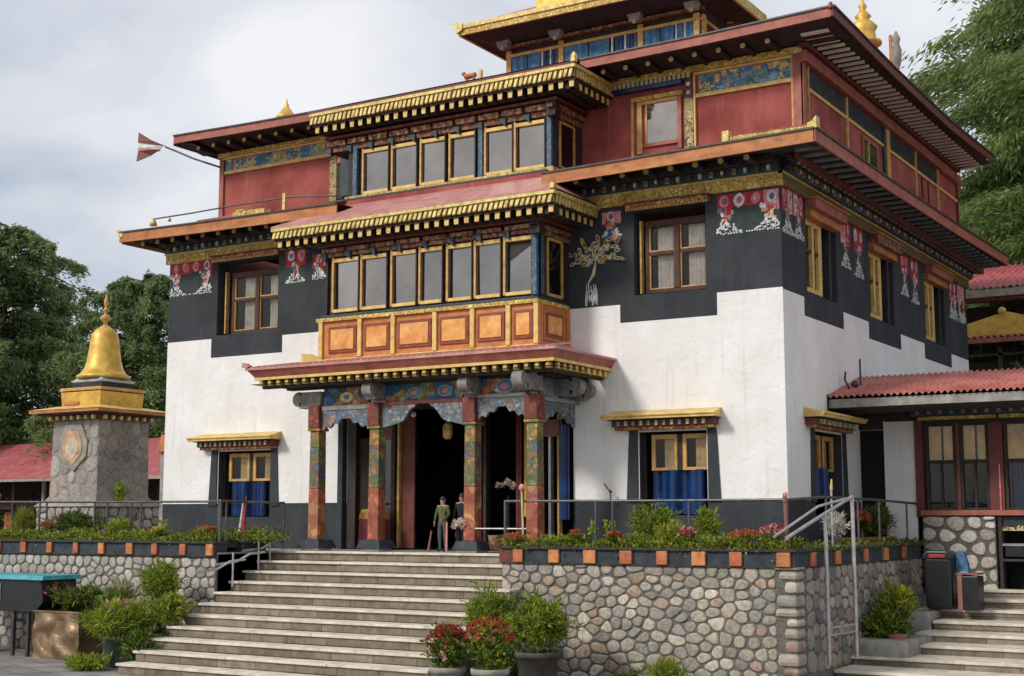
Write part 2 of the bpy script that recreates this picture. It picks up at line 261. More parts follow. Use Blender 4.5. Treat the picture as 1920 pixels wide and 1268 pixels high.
# ------------------------------------------------------------------ mesh helpers
def side(v):      # a facade drawn facing -y, turned to face +x   (u -> y, depth -> -x)
    return (-v[1], v[0], v[2])
class MB:
    def __init__(s, T=None): s.v = []; s.f = []; s.m = []; s.mats = []; s.T = T; s.sm = []
    def mi(s, m):
        if m not in s.mats: s.mats.append(m)
        return s.mats.index(m)
    def add(s, vs, fs, m, smooth=False):
        o = len(s.v)
        s.v += [s.T(v) for v in vs] if s.T else [tuple(v) for v in vs]
        k = s.mi(m)
        for f in fs: s.f.append(tuple(i+o for i in f)); s.m.append(k); s.sm.append(smooth)
        return s
    def box(s, x0, x1, y0, y1, z0, z1, m, tx=0, ty=0):
        """tx, ty: how much the top is narrower on each side"""
        vs = [(x0, y0, z0), (x1, y0, z0), (x1, y1, z0), (x0, y1, z0), (x0+tx, y0+ty, z1), (x1-tx, y0+ty, z1), (x1-tx, y1-ty, z1), (x0+tx, y1-ty, z1)]
        return s.add(vs, [(0, 3, 2, 1), (4, 5, 6, 7), (0, 1, 5, 4), (1, 2, 6, 5), (2, 3, 7, 6), (3, 0, 4, 7)], m)
    def prism(s, poly, d0, d1, m, plane='xz'):
        """poly in (u,z), extruded along depth d0..d1; plane 'yz' extrudes along x; 'xy' along z"""
        n = len(poly)
        g = {'xz': lambda a, b, d: (a, d, b), 'yz': lambda a, b, d: (d, a, b), 'xy': lambda a, b, d: (a, b, d)}[plane]
        vs = [g(a, b, d0) for a, b in poly]+[g(a, b, d1) for a, b in poly]
        fs = [tuple(range(n))[::-1], tuple(range(n, 2*n))]+[(i, (i+1) % n, n+(i+1) % n, n+i) for i in range(n)]
        return s.add(vs, fs, m)
    def quad(s, a, b, c, d, m): return s.add([a, b, c, d], [(0, 1, 2, 3)], m)
    def cyl(s, p0, p1, r0, r1=None, n=12, m='gold', caps=True, smooth=True):
        r1 = r0 if r1 is None else r1
        p0, p1 = Vector(p0), Vector(p1); d = (p1-p0).normalized()
        a = d.orthogonal().normalized(); b = d.cross(a)
        vs = []
        for p, r in ((p0, r0), (p1, r1)):
            for i in range(n):
                t = 2*math.pi*i/n; vs.append(tuple(p+a*math.cos(t)*r+b*math.sin(t)*r))
        s.add(vs, [(i, (i+1) % n, n+(i+1) % n, n+i) for i in range(n)], m, smooth)
        if caps: s.add(vs, [tuple(range(n))[::-1], tuple(range(n, 2*n))], m)
        return s
    def tube(s, pts, r, n=8, m='gold'):
        for a, b in zip(pts[:-1], pts[1:]): s.cyl(a, b, r, r, n, m)
        return s
    def lathe(s, prof, cx, cy, cz, n=24, m='gold', rot=0, smooth=True):
        vs = []; fs = []
        for r, z in prof:
            for i in range(n):
                t = 2*math.pi*i/n+rot; vs.append((cx+r*math.cos(t), cy+r*math.sin(t), cz+z))
        for j in range(len(prof)-1):
            for i in range(n): fs.append((j*n+i, j*n+(i+1) % n, (j+1)*n+(i+1) % n, (j+1)*n+i))
        fs.append(tuple(range(n))[::-1]); fs.append(tuple(range((len(prof)-1)*n, len(prof)*n)))
        return s.add(vs, fs, m, smooth)
    def ball(s, c, r, m, n=10, sq=(1, 1, 1)):
        vs = []; fs = []; k = n//2+1
        for j in range(1, k):
            a = math.pi*j/k
            for i in range(n):
                t = 2*math.pi*i/n; vs.append((c[0]+r*sq[0]*math.sin(a)*math.cos(t), c[1]+r*sq[1]*math.sin(a)*math.sin(t), c[2]+r*sq[2]*math.cos(a)))
        for j in range(k-2):
            for i in range(n): fs.append((j*n+i, (j+1)*n+i, (j+1)*n+(i+1) % n, j*n+(i+1) % n))
        top = len(vs); vs += [(c[0], c[1], c[2]+r*sq[2]), (c[0], c[1], c[2]-r*sq[2])]
        for i in range(n): fs.append((top, i, (i+1) % n)); fs.append((top+1, (k-2)*n+(i+1) % n, (k-2)*n+i))
        return s.add(vs, fs, m, True)
    def build(s, name, parent=None, bevel=0, loc=None, mats=None):
        me = bpy.data.meshes.new(name); me.from_pydata(s.v, [], s.f)
        for k in s.mats: me.materials.append(MATS[k])
        me.polygons.foreach_set('material_index', s.m); me.polygons.foreach_set('use_smooth', s.sm); me.update()
        o = bpy.data.objects.new(name, me); COL.objects.link(o)
        if bevel:
            b = o.modifiers.new('bevel', 'BEVEL'); b.width = bevel; b.segments = 2; b.limit_method = 'ANGLE'
        if parent: par(o, parent)
        return o
def par(o, p):
    o.parent = p; o.matrix_parent_inverse = wm(p).inverted()
def wm(p):
    m = Matrix.Translation(p.location)
    if p.parent: m = wm(p.parent) @ p.matrix_parent_inverse @ m
    return m
def thing(name, label, cat, loc=(0, 0, 0), group=None):
    o = bpy.data.objects.new(name, None); COL.objects.link(o); o.location = loc; o.empty_display_size = .2
    return tag(o, label, cat, group)
def tag(o, label, cat, group=None, kind=None):
    if label: o['label'] = label
    if cat: o['category'] = cat
    if group: o['group'] = group
    if kind: o['kind'] = kind
    return o
def struct(o): o['kind'] = 'structure'; return o

def mesh_np(name, V, F, mats, midx=None, parent=None, smooth=False, sides=4):
    me = bpy.data.meshes.new(name); nf = len(F)
    me.vertices.add(len(V)); me.vertices.foreach_set('co', np.asarray(V, dtype=np.float32).ravel())
    me.loops.add(nf*sides); me.loops.foreach_set('vertex_index', np.asarray(F, dtype=np.int32).ravel())
    me.polygons.add(nf); me.polygons.foreach_set('loop_start', np.arange(0, nf*sides, sides, dtype=np.int32))
    for k in mats: me.materials.append(MATS[k])
    if midx is not None: me.polygons.foreach_set('material_index', np.asarray(midx, dtype=np.int32))
    me.update(calc_edges=True); me.validate()
    o = bpy.data.objects.new(name, me); COL.objects.link(o)
    if parent: par(o, parent)
    return o
def leaves(P, D, length, width, mats, name, parent=None, probs=None, curl=.25):
    """one diamond leaf per point P pointing along D"""
    n = len(P); D = D/np.maximum(np.linalg.norm(D, axis=1, keepdims=True), 1e-6)
    R = RNG.normal(size=(n, 3)); A = np.cross(D, R); A /= np.maximum(np.linalg.norm(A, axis=1, keepdims=True), 1e-6)
    L = (length*RNG.uniform(.6, 1.3, n))[:, None]; W = (width*RNG.uniform(.7, 1.3, n))[:, None]
    B = np.cross(D, A)
    V = np.stack([P, P+D*L*.45+A*W*.5, P+D*L+B*L*curl*RNG.uniform(-1, 1, (n, 1)), P+D*L*.45-A*W*.5], 1).reshape(-1, 3)
    F = np.arange(n*4).reshape(-1, 4)
    mi = RNG.choice(len(mats), n, p=probs) if len(mats) > 1 else np.zeros(n, int)
    return mesh_np(name, V, F, mats, mi, parent)
def blob_points(cs, rs, n, shell=.55):
    """points inside a union of ellipsoids, with outward directions; cs centres, rs radii triples"""
    cs = np.array(cs, float); rs = np.array(rs, float); w = np.prod(rs, 1)**(2/3); w /= w.sum()
    k = RNG.choice(len(cs), n, p=w); d = RNG.normal(size=(n, 3)); d /= np.linalg.norm(d, axis=1, keepdims=True)
    r = RNG.uniform(shell**3, 1, n)**(1/3)
    r *= RNG.uniform(.85, 1.12, n)
    return cs[k]+d*rs[k]*r[:, None], d
def bush(name, label, cat, cx, cy, z0, rx, rz, n, mats, leaf=(.09, .035), group=None, parent=None, ry=None, lump=7, probs=None, up=.5, sparse=.45, base=None):
    ry = ry or rx
    cs = [(cx, cy, z0+rz)]; rs = [(rx*.8, ry*.8, rz*.85)]
    for i in range(lump):
        a = random.uniform(0, 6.28); e_ = random.uniform(-.3, 1); q = math.sqrt(1-min(1, e_*e_))
        cs.append((cx+rx*.55*q*math.cos(a), cy+ry*.55*q*math.sin(a), z0+rz+rz*.55*e_)); rr = random.uniform(.32, .5); rs.append((rx*rr, ry*rr, rz*rr))
    P, D = blob_points(cs, rs, n, sparse); c0 = np.array([cx, cy, z0+rz]); ph = RNG.uniform(0, 6, 3)
    V_ = P-c0; nv = V_/np.maximum(np.linalg.norm(V_, axis=1, keepdims=True), 1e-4)
    P = c0+V_*(1+.16*np.sin(nv[:, :1]*6+ph[0])*np.sin(nv[:, 1:2]*5+ph[1])+.12*np.sin(nv[:, 2:]*9+ph[2]+nv[:, :1]*7)); D = D*.8+np.array([0, 0, up])+RNG.normal(size=D.shape)*.75
    k = max(5, int(n/260)); m_ = 9; a = RNG.uniform(0, 6.28, k); e_ = RNG.uniform(-.1, 1.3, k); sd = np.stack([np.cos(a)*np.cos(e_), np.sin(a)*np.cos(e_), np.sin(e_)], 1)
    t = np.linspace(.75, 1.0, m_)[None, :, None]*RNG.uniform(1.12, 1.42, (k, 1, 1)); SP = (c0+sd[:, None, :]*t*np.array([rx, ry, rz])+RNG.normal(size=(k, m_, 3))*.012).reshape(-1, 3)
    P = np.concatenate([P, SP]); D = np.concatenate([D, np.repeat(sd, m_, 0)+RNG.normal(size=(k*m_, 3))*.5])
    P[:, 2] = np.maximum(P[:, 2], z0+.01)
    o = leaves(P, D, leaf[0], leaf[1], mats, name, parent, probs)
    if label: tag(o, label, cat, group)
    return o
def flowers(cx, cy, z0, rx, rz, n, mt, parent=None, name='flowers', size=.05, ry=None, top=.3):
    ry = ry or rx
    d = RNG.normal(size=(n, 3)); d[:, 2] = np.abs(d[:, 2])+top; d /= np.linalg.norm(d, axis=1, keepdims=True)
    c = np.array([cx, cy, z0+rz]); P0 = c+d*np.array([rx, ry, rz])*RNG.uniform(.92, 1.08, (n, 1))
    P = np.repeat(P0, 6, 0); D = np.repeat(d, 6, 0)*.5+RNG.normal(size=(n*6, 3))
    return leaves(P, D, size, size*.8, mt if isinstance(mt, list) else [mt], name, parent)

# ------------------------------------------------------------------ stones
def clip(poly, nx, ny, c):
    out = []
    for i in range(len(poly)):
        a, b = poly[i], poly[(i+1) % len(poly)]
        da = a[0]*nx+a[1]*ny-c; db = b[0]*nx+b[1]*ny-c
        if da <= 0: out.append(a)
        if da*db < 0: t = da/(da-db); out.append((a[0]+(b[0]-a[0])*t, a[1]+(b[1]-a[1])*t))
    return out
def stones(u0, u1, z0, z1, size, T, name, parent, seed=1, gap=.012, h=.05, yoff=0, pal=None, aspect=1.25, rnd=3, jit=.42):
    rg = random.Random(seed); pts = []
    nz = max(1, round((z1-z0)/size)); dz = (z1-z0)/nz
    for j in range(nz):
        du = size*aspect; k = max(1, round((u1-u0)/du)); du = (u1-u0)/k
        for i in range(k):
            if rg.random() < .06: continue
            pts.append((u0+(i+.5+(.5 if j % 2 else 0)*.9)*du+rg.uniform(-jit, jit)*du, z0+(j+.5)*dz+rg.uniform(-jit, jit)*dz))
            if rg.random() < .10: pts.append((pts[-1][0]+rg.uniform(-.3, .3)*du, pts[-1][1]+dz*.5))
    pts = [(p[0]/aspect, p[1]) for p in pts]; U0, U1 = u0/aspect, u1/aspect
    def cell(i, A, gp):
        px, pz = A[i]; poly = [(U0, z0), (U1, z0), (U1, z1), (U0, z1)]; d = np.hypot(A[:, 0]-px, A[:, 1]-pz)
        for j in np.argsort(d)[1:14]:
            nx, nz_ = A[j][0]-px, A[j][1]-pz; L = math.hypot(nx, nz_)
            if L < 1e-4: continue
            nx /= L; nz_ /= L; poly = clip(poly, nx, nz_, (px+A[j][0])/2*nx+(pz+A[j][1])/2*nz_-gp)
            if len(poly) < 3: return None
        return poly
    A = np.array(pts)
    for _ in range(2):
        B_ = A.copy()
        for i in range(len(A)):
            c = cell(i, A, 0)
            if c: B_[i] = (A[i]*.35+np.mean(np.array(c), 0)*.65)
        A = B_
    V = []; F3 = []; tones = []; ft = []; pts = [tuple(p) for p in A]
    pal = pal or [(.40, .39, .36), (.50, .47, .42), (.30, .295, .28), (.44, .39, .32), (.58, .54, .48), (.24, .235, .22), (.42, .33, .27), (.36, .35, .34), (.34, .31, .27), (.48, .45, .41)]
    for i, (px, pz) in enumerate(pts):
        poly = cell(i, A, gap*.5+.004*rg.random())
        if poly is None: continue
        kk = rg.choice((1, 1, 1, 1, .97, .93, .86)); mx_, mz_ = np.mean(np.array(poly), 0)
        poly = [((mx_+(p[0]-mx_)*kk)*aspect, mz_+(p[1]-mz_)*kk) for p in poly]
        P = poly
        for _ in range(rnd):
            Q = []
            for a in range(len(P)):
                p, q = P[a], P[(a+1) % len(P)]
                Q += [(p[0]*.75+q[0]*.25, p[1]*.75+q[1]*.25), (p[0]*.25+q[0]*.75, p[1]*.25+q[1]*.75)]
            P = Q
            if len(P) > 26: break
        cx = sum(p[0] for p in P)/len(P); cz = sum(p[1] for p in P)/len(P)
        area = abs(sum(P[a][0]*P[(a+1) % len(P)][1]-P[(a+1) % len(P)][0]*P[a][1] for a in range(len(P))))/2
        if area < size*size*.08: continue
        n = len(P); o = len(V); hh = h*rg.uniform(.6, 1.25)*min(1, math.sqrt(area)/size+.3)
        tx, tz = rg.uniform(-.15, .15), rg.uniform(-.15, .15)
        for sc, y in ((1, 0), (.975, .55), (.90, .90), (.70, 1)):
            for p in P:
                uu, zz = cx+(p[0]-cx)*sc, cz+(p[1]-cz)*sc
                V.append((uu, yoff-hh*y*(1+tx*(uu-cx)/size+tz*(zz-cz)/size), zz))
        tone = list(rg.choice(pal)); k = rg.uniform(.8, 1.15); tone = [min(1, c*k) for c in tone]
        for r in range(3):
            for a in range(n): F3.append((o+r*n+a, o+r*n+(a+1) % n, o+(r+1)*n+(a+1) % n, o+(r+1)*n+a)); ft.append(tone)
        F3.append(tuple(o+3*n+a for a in range(n))); ft.append(tone)
    if T: V = [T(v) for v in V]
    me = bpy.data.meshes.new(name); me.from_pydata(V, [], F3); me.materials.append(MATS['river_stone'])
    at = me.attributes.new('tone', 'FLOAT_COLOR', 'FACE'); at.data.foreach_set('color', np.array([t+[1] for t in ft], dtype=np.float32).ravel())
    me.polygons.foreach_set('use_smooth', [True]*len(F3)); me.update()
    ob = bpy.data.objects.new(name, me); COL.objects.link(ob); par(ob, parent)
    return ob

# ================================================================== SETTING
g = MB(); g.box(-400, 400, -150, 600, -2.2, -1.87, 'courtyard_paving'); struct(g.build('ground'))
g = MB()
g.box(-9.2, 1.02, -1.60, 60, -1.9, -.012, 'ledge_stone')
g.box(-3.62, 1.02, -2.55, -1.60, -1.9, -.012, 'ledge_stone')
g.box(-40, -9.2, -3.15, 60, -1.9, -.02, 'ledge_stone')
g.box(1.02, 30, 3.72, 60, -1.9, -.75, 'ledge_stone')
struct(g.build('terrace'))

# main stairs
st = thing('staircase', 'wide flight of worn pale stone steps climbing to the painted porch', 'stairs', (-6.4, -3.5, -1.87))
for n in range(11):
    z = -.17*n-.005; y = -1.8-.36*n; x1 = -3.66 if n < 3 else -3.42
    s_ = MB()
    xa = -9.2
    while xa < x1-.01:
        xb = min(x1, xa+random.uniform(.9, 1.9)); xb = x1 if x1-xb < .4 else xb; dj = random.uniform(-.007, .007)
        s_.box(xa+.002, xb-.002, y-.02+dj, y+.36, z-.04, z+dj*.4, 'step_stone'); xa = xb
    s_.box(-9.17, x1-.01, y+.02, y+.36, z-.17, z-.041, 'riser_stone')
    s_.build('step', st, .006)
# ================================================================== MAIN BUILDING
B = thing('monastery_building', 'whitewashed three storey temple with dark upper band, red top storey and gilded eaves', 'temple', (-6.9, 6, 0))
WX0, WX1, WD = -13.8, 0.0, 12.2

def wall_panel(mb, u0, u1, z0, z1, opens, matf, us, zs, y0=0, depth=.32, revm='dark_plaster'):
    U = sorted(set([u0, u1]+[o[0] for o in opens]+[o[1] for o in opens]+[u for u in us if u0 < u < u1]))
    Z = sorted(set([z0, z1]+[o[2] for o in opens]+[o[3] for o in opens]+[z for z in zs if z0 < z < z1]))
    for a, b in zip(U[:-1], U[1:]):
        for c, d in zip(Z[:-1], Z[1:]):
            cu, cz = (a+b)/2, (c+d)/2
            if any(o[0] < cu < o[1] and o[2] < cz < o[3] for o in opens): continue
            mb.quad((a, y0, c), (b, y0, c), (b, y0, d), (a, y0, d), matf(cu, cz))
    for o in opens:
        a, b, c, d = o[:4]; Y = y0+depth; r = o[4] if len(o) > 4 else revm
        mb.quad((a, y0, c), (a, y0, d), (a, Y, d), (a, Y, c), r); mb.quad((b, y0, c), (b, Y, c), (b, Y, d), (b, y0, d), r)
        mb.quad((a, y0, c), (a, Y, c), (b, Y, c), (b, y0, c), r); mb.quad((a, y0, d), (b, y0, d), (b, Y, d), (a, Y, d), r)

def front_mat(u, z):
    if z < .87: return 'dark_plaster'
    if u < -12.54: lim = 4.29
    elif u < -10.6: lim = 3.89
    elif u < -2.96: lim = 4.24
    elif u < -1.15: lim = 3.92
    else: lim = 4.30
    return 'dark_plaster' if z > lim else 'white_plaster'
F_OP = [(-2.68, -1.33, 4.38, 5.84), (-12.40, -10.74, 4.35, 5.88), (-2.62, -1.38, .62, 2.02), (-12.24, -10.84, .60, 1.93), (-8.86, -3.9, 0.0, 2.7)]
wm_ = MB(); wall_panel(wm_, WX0, WX1, -.05, 6.55, F_OP, front_mat, [-12.54, -10.6, -2.96, -1.15], [.87, 3.89, 3.92, 4.24, 4.29, 4.30])
SIDE_STEPS = [(1.0, 3.05), (4.53, 6.65), (8.4, 10.63)]
def side_mat(u, z):
    if z < .87 and u < 3.7: return 'dark_plaster'
    lim = 4.27
    for a, b in SIDE_STEPS:
        if a < u < b: lim = 3.95
    return 'dark_plaster' if z > lim else 'white_plaster'
S_OP = [(1.17, 2.75, 4.38, 5.86), (4.67, 6.25, 4.38, 5.86), (8.55, 10.15, 4.38, 5.86), (1.3, 2.72, .62, 2.03)]
ws = MB(side); wall_panel(ws, 0, WD, -.8, 6.55, S_OP, side_mat, [a for p in SIDE_STEPS for a in p]+[3.7], [.87, 3.95, 4.27])
wm_.build('wall', B); ws.build('wall', B)
bw = MB()
bw.quad((WX0, 0, -.05), (WX0, 0, 6.55), (WX0, WD, 6.55), (WX0, WD, -.05), 'white_plaster')
bw.quad((WX0, WD, -.05), (WX0, WD, 6.55), (WX1, WD, 6.55), (WX1, WD, -.05), 'white_plaster')
bw.quad((WX0, 0, 4.1), (WX1, 0, 4.1), (WX1, WD, 4.1), (WX0, WD, 4.1), 'interior')
bw.quad((WX0, 0, 0.0), (WX1, 0, 0.0), (WX1, WD, 0.0), (WX0, WD, 0.0), 'interior')
bw.quad((WX0, 3.4, 0), (WX1, 3.4, 0), (WX1, 3.4, 4.1), (WX0, 3.4, 4.1), 'black_void')
bw.build('interior_shell', B)

def curtain(name, u0, u1, z0, z1, y, m, parent, T=None, waves=6, amp=.03, sag=0):
    mb = MB(T); n = max(8, int((u1-u0)*60)); vs = []
    for i in range(n+1):
        u = u0+(u1-u0)*i/n; yy = y+amp*math.sin(waves*2*math.pi*i/n)+amp*.4*math.sin(waves*3.7*math.pi*i/n+1)
        vs += [(u, yy, z0+sag*math.sin(math.pi*i/n)), (u, yy*1.0+.005, z1)]
    mb.add(vs, [(2*i, 2*i+2, 2*i+3, 2*i+1) for i in range(n)], m, True)
    return mb.build(name, parent)

def casement(u0, u1, z0, z1, T, wood='brown_wood', inner='ochre_wood', left_cur=True, label=None, gapc=.33, cur='curtain_cream', transom=.55, y=.20):
    """two-leaf window with a transom, glass and curtains"""
    f = MB(T); w = .07
    f.box(u0, u0+w, y, y+.10, z0, z1, wood); f.box(u1-w, u1, y, y+.10, z0, z1, wood)
    f.box(u0+w, u1-w, y, y+.10, z0, z0+w, wood); f.box(u0+w, u1-w, y, y+.10, z1-w*1.6, z1, wood)
    mid = (u0+u1)/2; f.box(mid-.055, mid+.055, y-.015, y+.09, z0+w, z1-w*1.6, wood)
    zt = z0+(z1-z0)*transom
    for a, b in ((u0+w, mid-.055), (mid+.055, u1-w)): f.box(a, b, y+.005, y+.07, zt-.03, zt+.03, wood)
    win = f.build('window', B, .006)
    if label: win['label'] = label
    t = MB(T)
    for a, b in ((u0+w, mid-.055), (mid+.055, u1-w)):
        for c, d in ((z0+w, zt-.03), (zt+.03, z1-w*1.6)):
            t.box(a, a+.022, y+.015, y+.06, c, d, inner); t.box(b-.012, b, y+.015, y+.06, c, d, wood)
            t.box(a+.022, b-.012, y+.015, y+.06, c, c+.022, inner); t.box(a+.022, b-.012, y+.015, y+.06, d-.014, d, wood)
    t.build('sash', win)
    for a, b in ((u0+w, mid-.055), (mid+.055, u1-w)):
        p = MB(T); p.quad((a, y+.05, z0+w), (b, y+.05, z0+w), (b, y+.05, z1-w), (a, y+.05, z1-w), 'window_glass'); p.build('pane', win)
        wd = b-a
        if left_cur: curtain('curtain', a+wd*gapc, b-.01, z0+.04, z1-.06, y+.14, cur, win, T, 5, .015)
        else:
            curtain('curtain', a, a+wd*.55, z0+.04, z1-.06, y+.14, cur, win, T, 4, .015); curtain('curtain', a+wd*.72, b, z0+.04, z1-.06, y+.14, cur, win, T, 2, .015)
    return win
def jamb_strip(u, z0, z1, T, win, y=.12):
    m = MB(T); m.box(u, u+.035, y, y+.1, z0, z1, 'ochre_wood'); m.build('jamb', win)

w1 = casement(-2.56, -1.36, 4.42, 5.70, None, left_cur=True, gapc=.22); jamb_strip(-2.63, 4.42, 5.7, None, w1)
w2 = casement(-12.18, -10.76, 4.38, 5.68, None, left_cur=True, gapc=.30); jamb_strip(-12.30, 4.40, 5.7, None, w2)
# fringed lintels over upper windows
def fringe(u0, u1, z, T, name='window_lintel', proj=.13, m='gold_red_carved', parent=None, h=.10):
    q = MB(T); q.box(u0, u1, -proj, .0-.002, z+.02, z+h, m); q.box(u0-.02, u1+.02, -proj-.03, -.002, z+h, z+h+.025, 'maroon')
    n = int((u1-u0)/.05)
    for i in range(n): a = u0+(i+.5)*(u1-u0)/n; q.box(a-.015, a+.015, -proj-.006, -proj+.03, z-.02, z+.02, 'ochre_wood')
    return q.build(name, parent or B)
fringe(-2.78, -1.24, 5.86, None, parent=w1); fringe(-12.48, -10.66, 5.90, None, parent=w2)

# side windows: yellow casements in deep dark reveals
sw = []
for k, (a, b) in enumerate(((1.17, 2.75), (4.67, 6.25), (8.55, 10.15))):
    y = .06; f = MB(side); x0 = a+.04; x1 = b-.62
    f.box(x0, x0+.10, y, y+.1, 4.42, 5.68, 'yellow_trim'); f.box(x1-.16, x1, y, y+.12, 4.42, 5.68, 'yellow_trim')
    f.box(x0+.1, x1-.16, y, y+.1, 4.42, 4.50, 'yellow_trim'); f.box(x0+.1, x1-.16, y, y+.1, 5.60, 5.68, 'yellow_trim')
    mu = (x0+x1)/2; f.box(mu-.045, mu+.045, y-.01, y+.09, 4.5, 5.6, 'yellow_trim'); f.box(x0+.1, x1-.16, y+.005, y+.08, 5.12, 5.18, 'brown_wood')
    win = f.build('window', B, .006); sw.append(win)
    p = MB(side); p.quad((x0+.1, y+.06, 4.5), (x1-.16, y+.06, 4.5), (x1-.16, y+.06, 5.6), (x0+.1, y+.06, 5.6), 'dark_glass'); p.build('pane', win)
    r = MB(side); r.box(x1+.001, b-.3, .16, .2, 4.42, 5.8, 'dark_wood'); r.box(b-.29, b-.26, .02, .05, 4.42, 5.8, 'rail_metal'); r.build('shutter', win)
    q = MB(side); zz = 5.88; mm = ('red_fascia', 'carved_wood', 'red_fascia')[k]
    q.box(a-.02, b+.08, -.20, -.003, zz-.06, zz+.10, mm); q.box(a-.05, b+.12, -.24, -.003, zz+.10, zz+.13, 'orange_fascia')
    q.box(a+.0, b+.0, -.10, .08, zz-.20, zz-.062, 'orange_fascia'); q.build('window_lintel', win, .006)

# ---- painted friezes of hanging brocade on the dark band
def frieze(u0, u1, z0, z1, T, seed, dens=1.0):
    rg = random.Random(seed); q = MB(T); y = -.004; L = [0]
    def disc(u, z, r, m, sx=1, n=10):
        L[0] += 1; yy = y-.0028-.00010*L[0]
        ph = rg.uniform(0, 6); vs = [(u+r*sx*math.cos(6.283*i/n+ph)*rg.uniform(.85, 1.1), yy, z+r*math.sin(6.283*i/n+ph)*rg.uniform(.85, 1.1)) for i in range(n)]
        q.add(vs+[(v[0], 0.02, v[2]) for v in vs], [tuple(range(n))]+[(i, n+i, n+(i+1) % n, (i+1) % n) for i in range(n)], m)
    H = z1-z0; W = u1-u0
    n = max(1, round(W/.30*dens))
    q.box(u0, u1, y, .01, z0+H*.03, z1, 'frieze_green')
    for i in range(n):
        a = u0+W*i/n; b = a+W/n
        hh = .34 if 0 < i < n-1 else .50
        q.box(a+.006, b-.006, y-.002, .01, z1-H*hh*rg.uniform(.9, 1.1), z1, rg.choice(('frieze_red', 'frieze_red', 'frieze_red', 'frieze_pink')))
        c = (a+b)/2+rg.uniform(-.02, .02); m1 = rg.choice(('frieze_white', 'frieze_pink', 'frieze_white', 'frieze_pink'))
        disc(c, z1-H*.17, .105*rg.uniform(.9, 1.15), m1, .80)
        disc(c+.005, z1-H*.17, .060, 'frieze_red' if m1 != 'frieze_red' else 'frieze_white', .8); disc(c, z1-H*.17, .040, rg.choice(('frieze_white', 'frieze_pink', 'frieze_blue')), .8); disc(c, z1-H*.17, .014, 'frieze_red')
    ends = [u0+.17, u1-.17] if W > .6 else [u0+W/2]
    for cu in ends:
        for k in range(int(50*dens)):
            t = k/(50*dens); zz = z1-H*(.36+.50*t); sp = .06+.11*abs(2*t-1)
            mm = rg.choice(('frieze_white', 'frieze_pink', 'frieze_red', 'frieze_orange', 'frieze_white', 'frieze_cream', 'frieze_blue', 'frieze_red')) if t < .72 else 'frieze_white'
            disc(cu+rg.uniform(-sp, sp), zz, rg.uniform(.020, .060)*(1-.45*t), mm, rg.uniform(.4, .9), 7)
        for k in range(int(60*dens)):
            uu = cu+rg.uniform(-.26, .26); lim = .26*(1-(abs(uu-cu)/.27)**1.2)
            if u0 < uu < u1: disc(uu, z0+.02+H*rg.uniform(0, max(.01, lim)), rg.uniform(.008, .020), 'frieze_white', rg.uniform(.5, 1.8), 5)
    m = int(W/.045)
    for i in range(m):
        uu = u0+(i+.5)*W/m
        if rg.random() < .85: q.box(uu-.016, uu+.012, y-.004, .01, z0+rg.uniform(-.008, .010), z0+rg.uniform(.018, .034), 'frieze_white')
    return q.build('brocade_frieze', B)
frieze(-1.12, -.02, 5.27, 5.94, None, 3); frieze(-13.78, -12.56, 5.28, 6.0, None, 4)
frieze(-10.55, -10.02, 5.28, 5.95, None, 5, .9); frieze(-9.85, -9.5, 5.30, 5.80, None, 6, .8)
frieze(-3.3, -2.92, 5.45, 5.90, None, 8, .8)
frieze(.04, .54, 5.22, 5.98, side, 9, 1.3); frieze(.58, 1.04, 5.22, 5.98, side, 10, 1.3)
frieze(3.0, 3.55, 5.12, 5.98, side, 11); frieze(3.75, 4.3, 5.05, 5.98, side, 12)
frieze(6.75, 7.35, 5.12, 5.98, side, 13); frieze(7.5, 8.1, 5.05, 5.98, side, 14)
frieze(10.6, 11.25, 5.1, 5.98, side, 15); frieze(11.35, 12.0, 5.1, 5.98, side, 16)
# painted plant and white drip beside the bay
q = MB(); rg = random.Random(5); k_ = 0
def petal(u, z, a, L, w_, m1, m2):
    global k_
    for sc_, mm in ((1, m1), (.62, m2)):
        k_ += 1; ca, sa = math.cos(a), math.sin(a); off = L*(1-sc_)*.5; pts = []
        for i in range(10):
            t = 2*math.pi*i/10; lx = off+L*sc_*(.5-.5*math.cos(t)); ly = w_*sc_*math.sin(t)*(1.1 if t < math.pi else .9)
            pts.append((u+lx*ca-ly*sa, -.004-.0008*k_, z+lx*sa+ly*ca))
        q.add(pts+[(p[0], .01, p[2]) for p in pts], [tuple(range(10))]+[(i, 10+i, 10+(i+1) % 10, (i+1) % 10) for i in range(10)], mm)
sprays = [(3.0, .42), (2.75, .50), (2.45, .38), (2.1, .46), (1.75, .34), (1.35, .44), (1.0, .50), (.70, .56), (.42, .46), (.15, .50), (.90, .30), (2.6, .25)]
for a, L in sprays:
    u0_, z0_ = -3.44, 5.00
    for t in (.2, .42, .64, .84, 1.05):
        uu = u0_+L*t*math.cos(a)*.95; zz = z0_+L*t*math.sin(a)*.85
        petal(uu, zz, a+rg.uniform(-.9, .9), rg.uniform(.09, .16), rg.uniform(.022, .036), rg.choice(('frieze_cream', 'frieze_cream', 'gold', 'frieze_white')), rg.choice(('dark_plaster', 'gold_shadow', 'maroon', 'gold')))
q.prism([(-3.60, 4.66), (-3.58, 4.65), (-3.45, 4.80), (-3.41, 5.02), (-3.44, 5.06), (-3.50, 4.84)], -.012, 0, 'frieze_cream')
petal(-3.2, 5.42, 1.2, .16, .05, 'frieze_blue', 'frieze_white'); petal(-3.05, 5.36, .6, .14, .04, 'frieze_orange', 'frieze_cream')
for i in range(70):
    u = -3.52+rg.uniform(-.12, .12); z = rg.uniform(4.26, 4.52); q.box(u-.005, u+.005, -.004-.0002*i, .001, z, z+rg.uniform(.04, .16), 'frieze_white')
q.build('painted_plant', B)

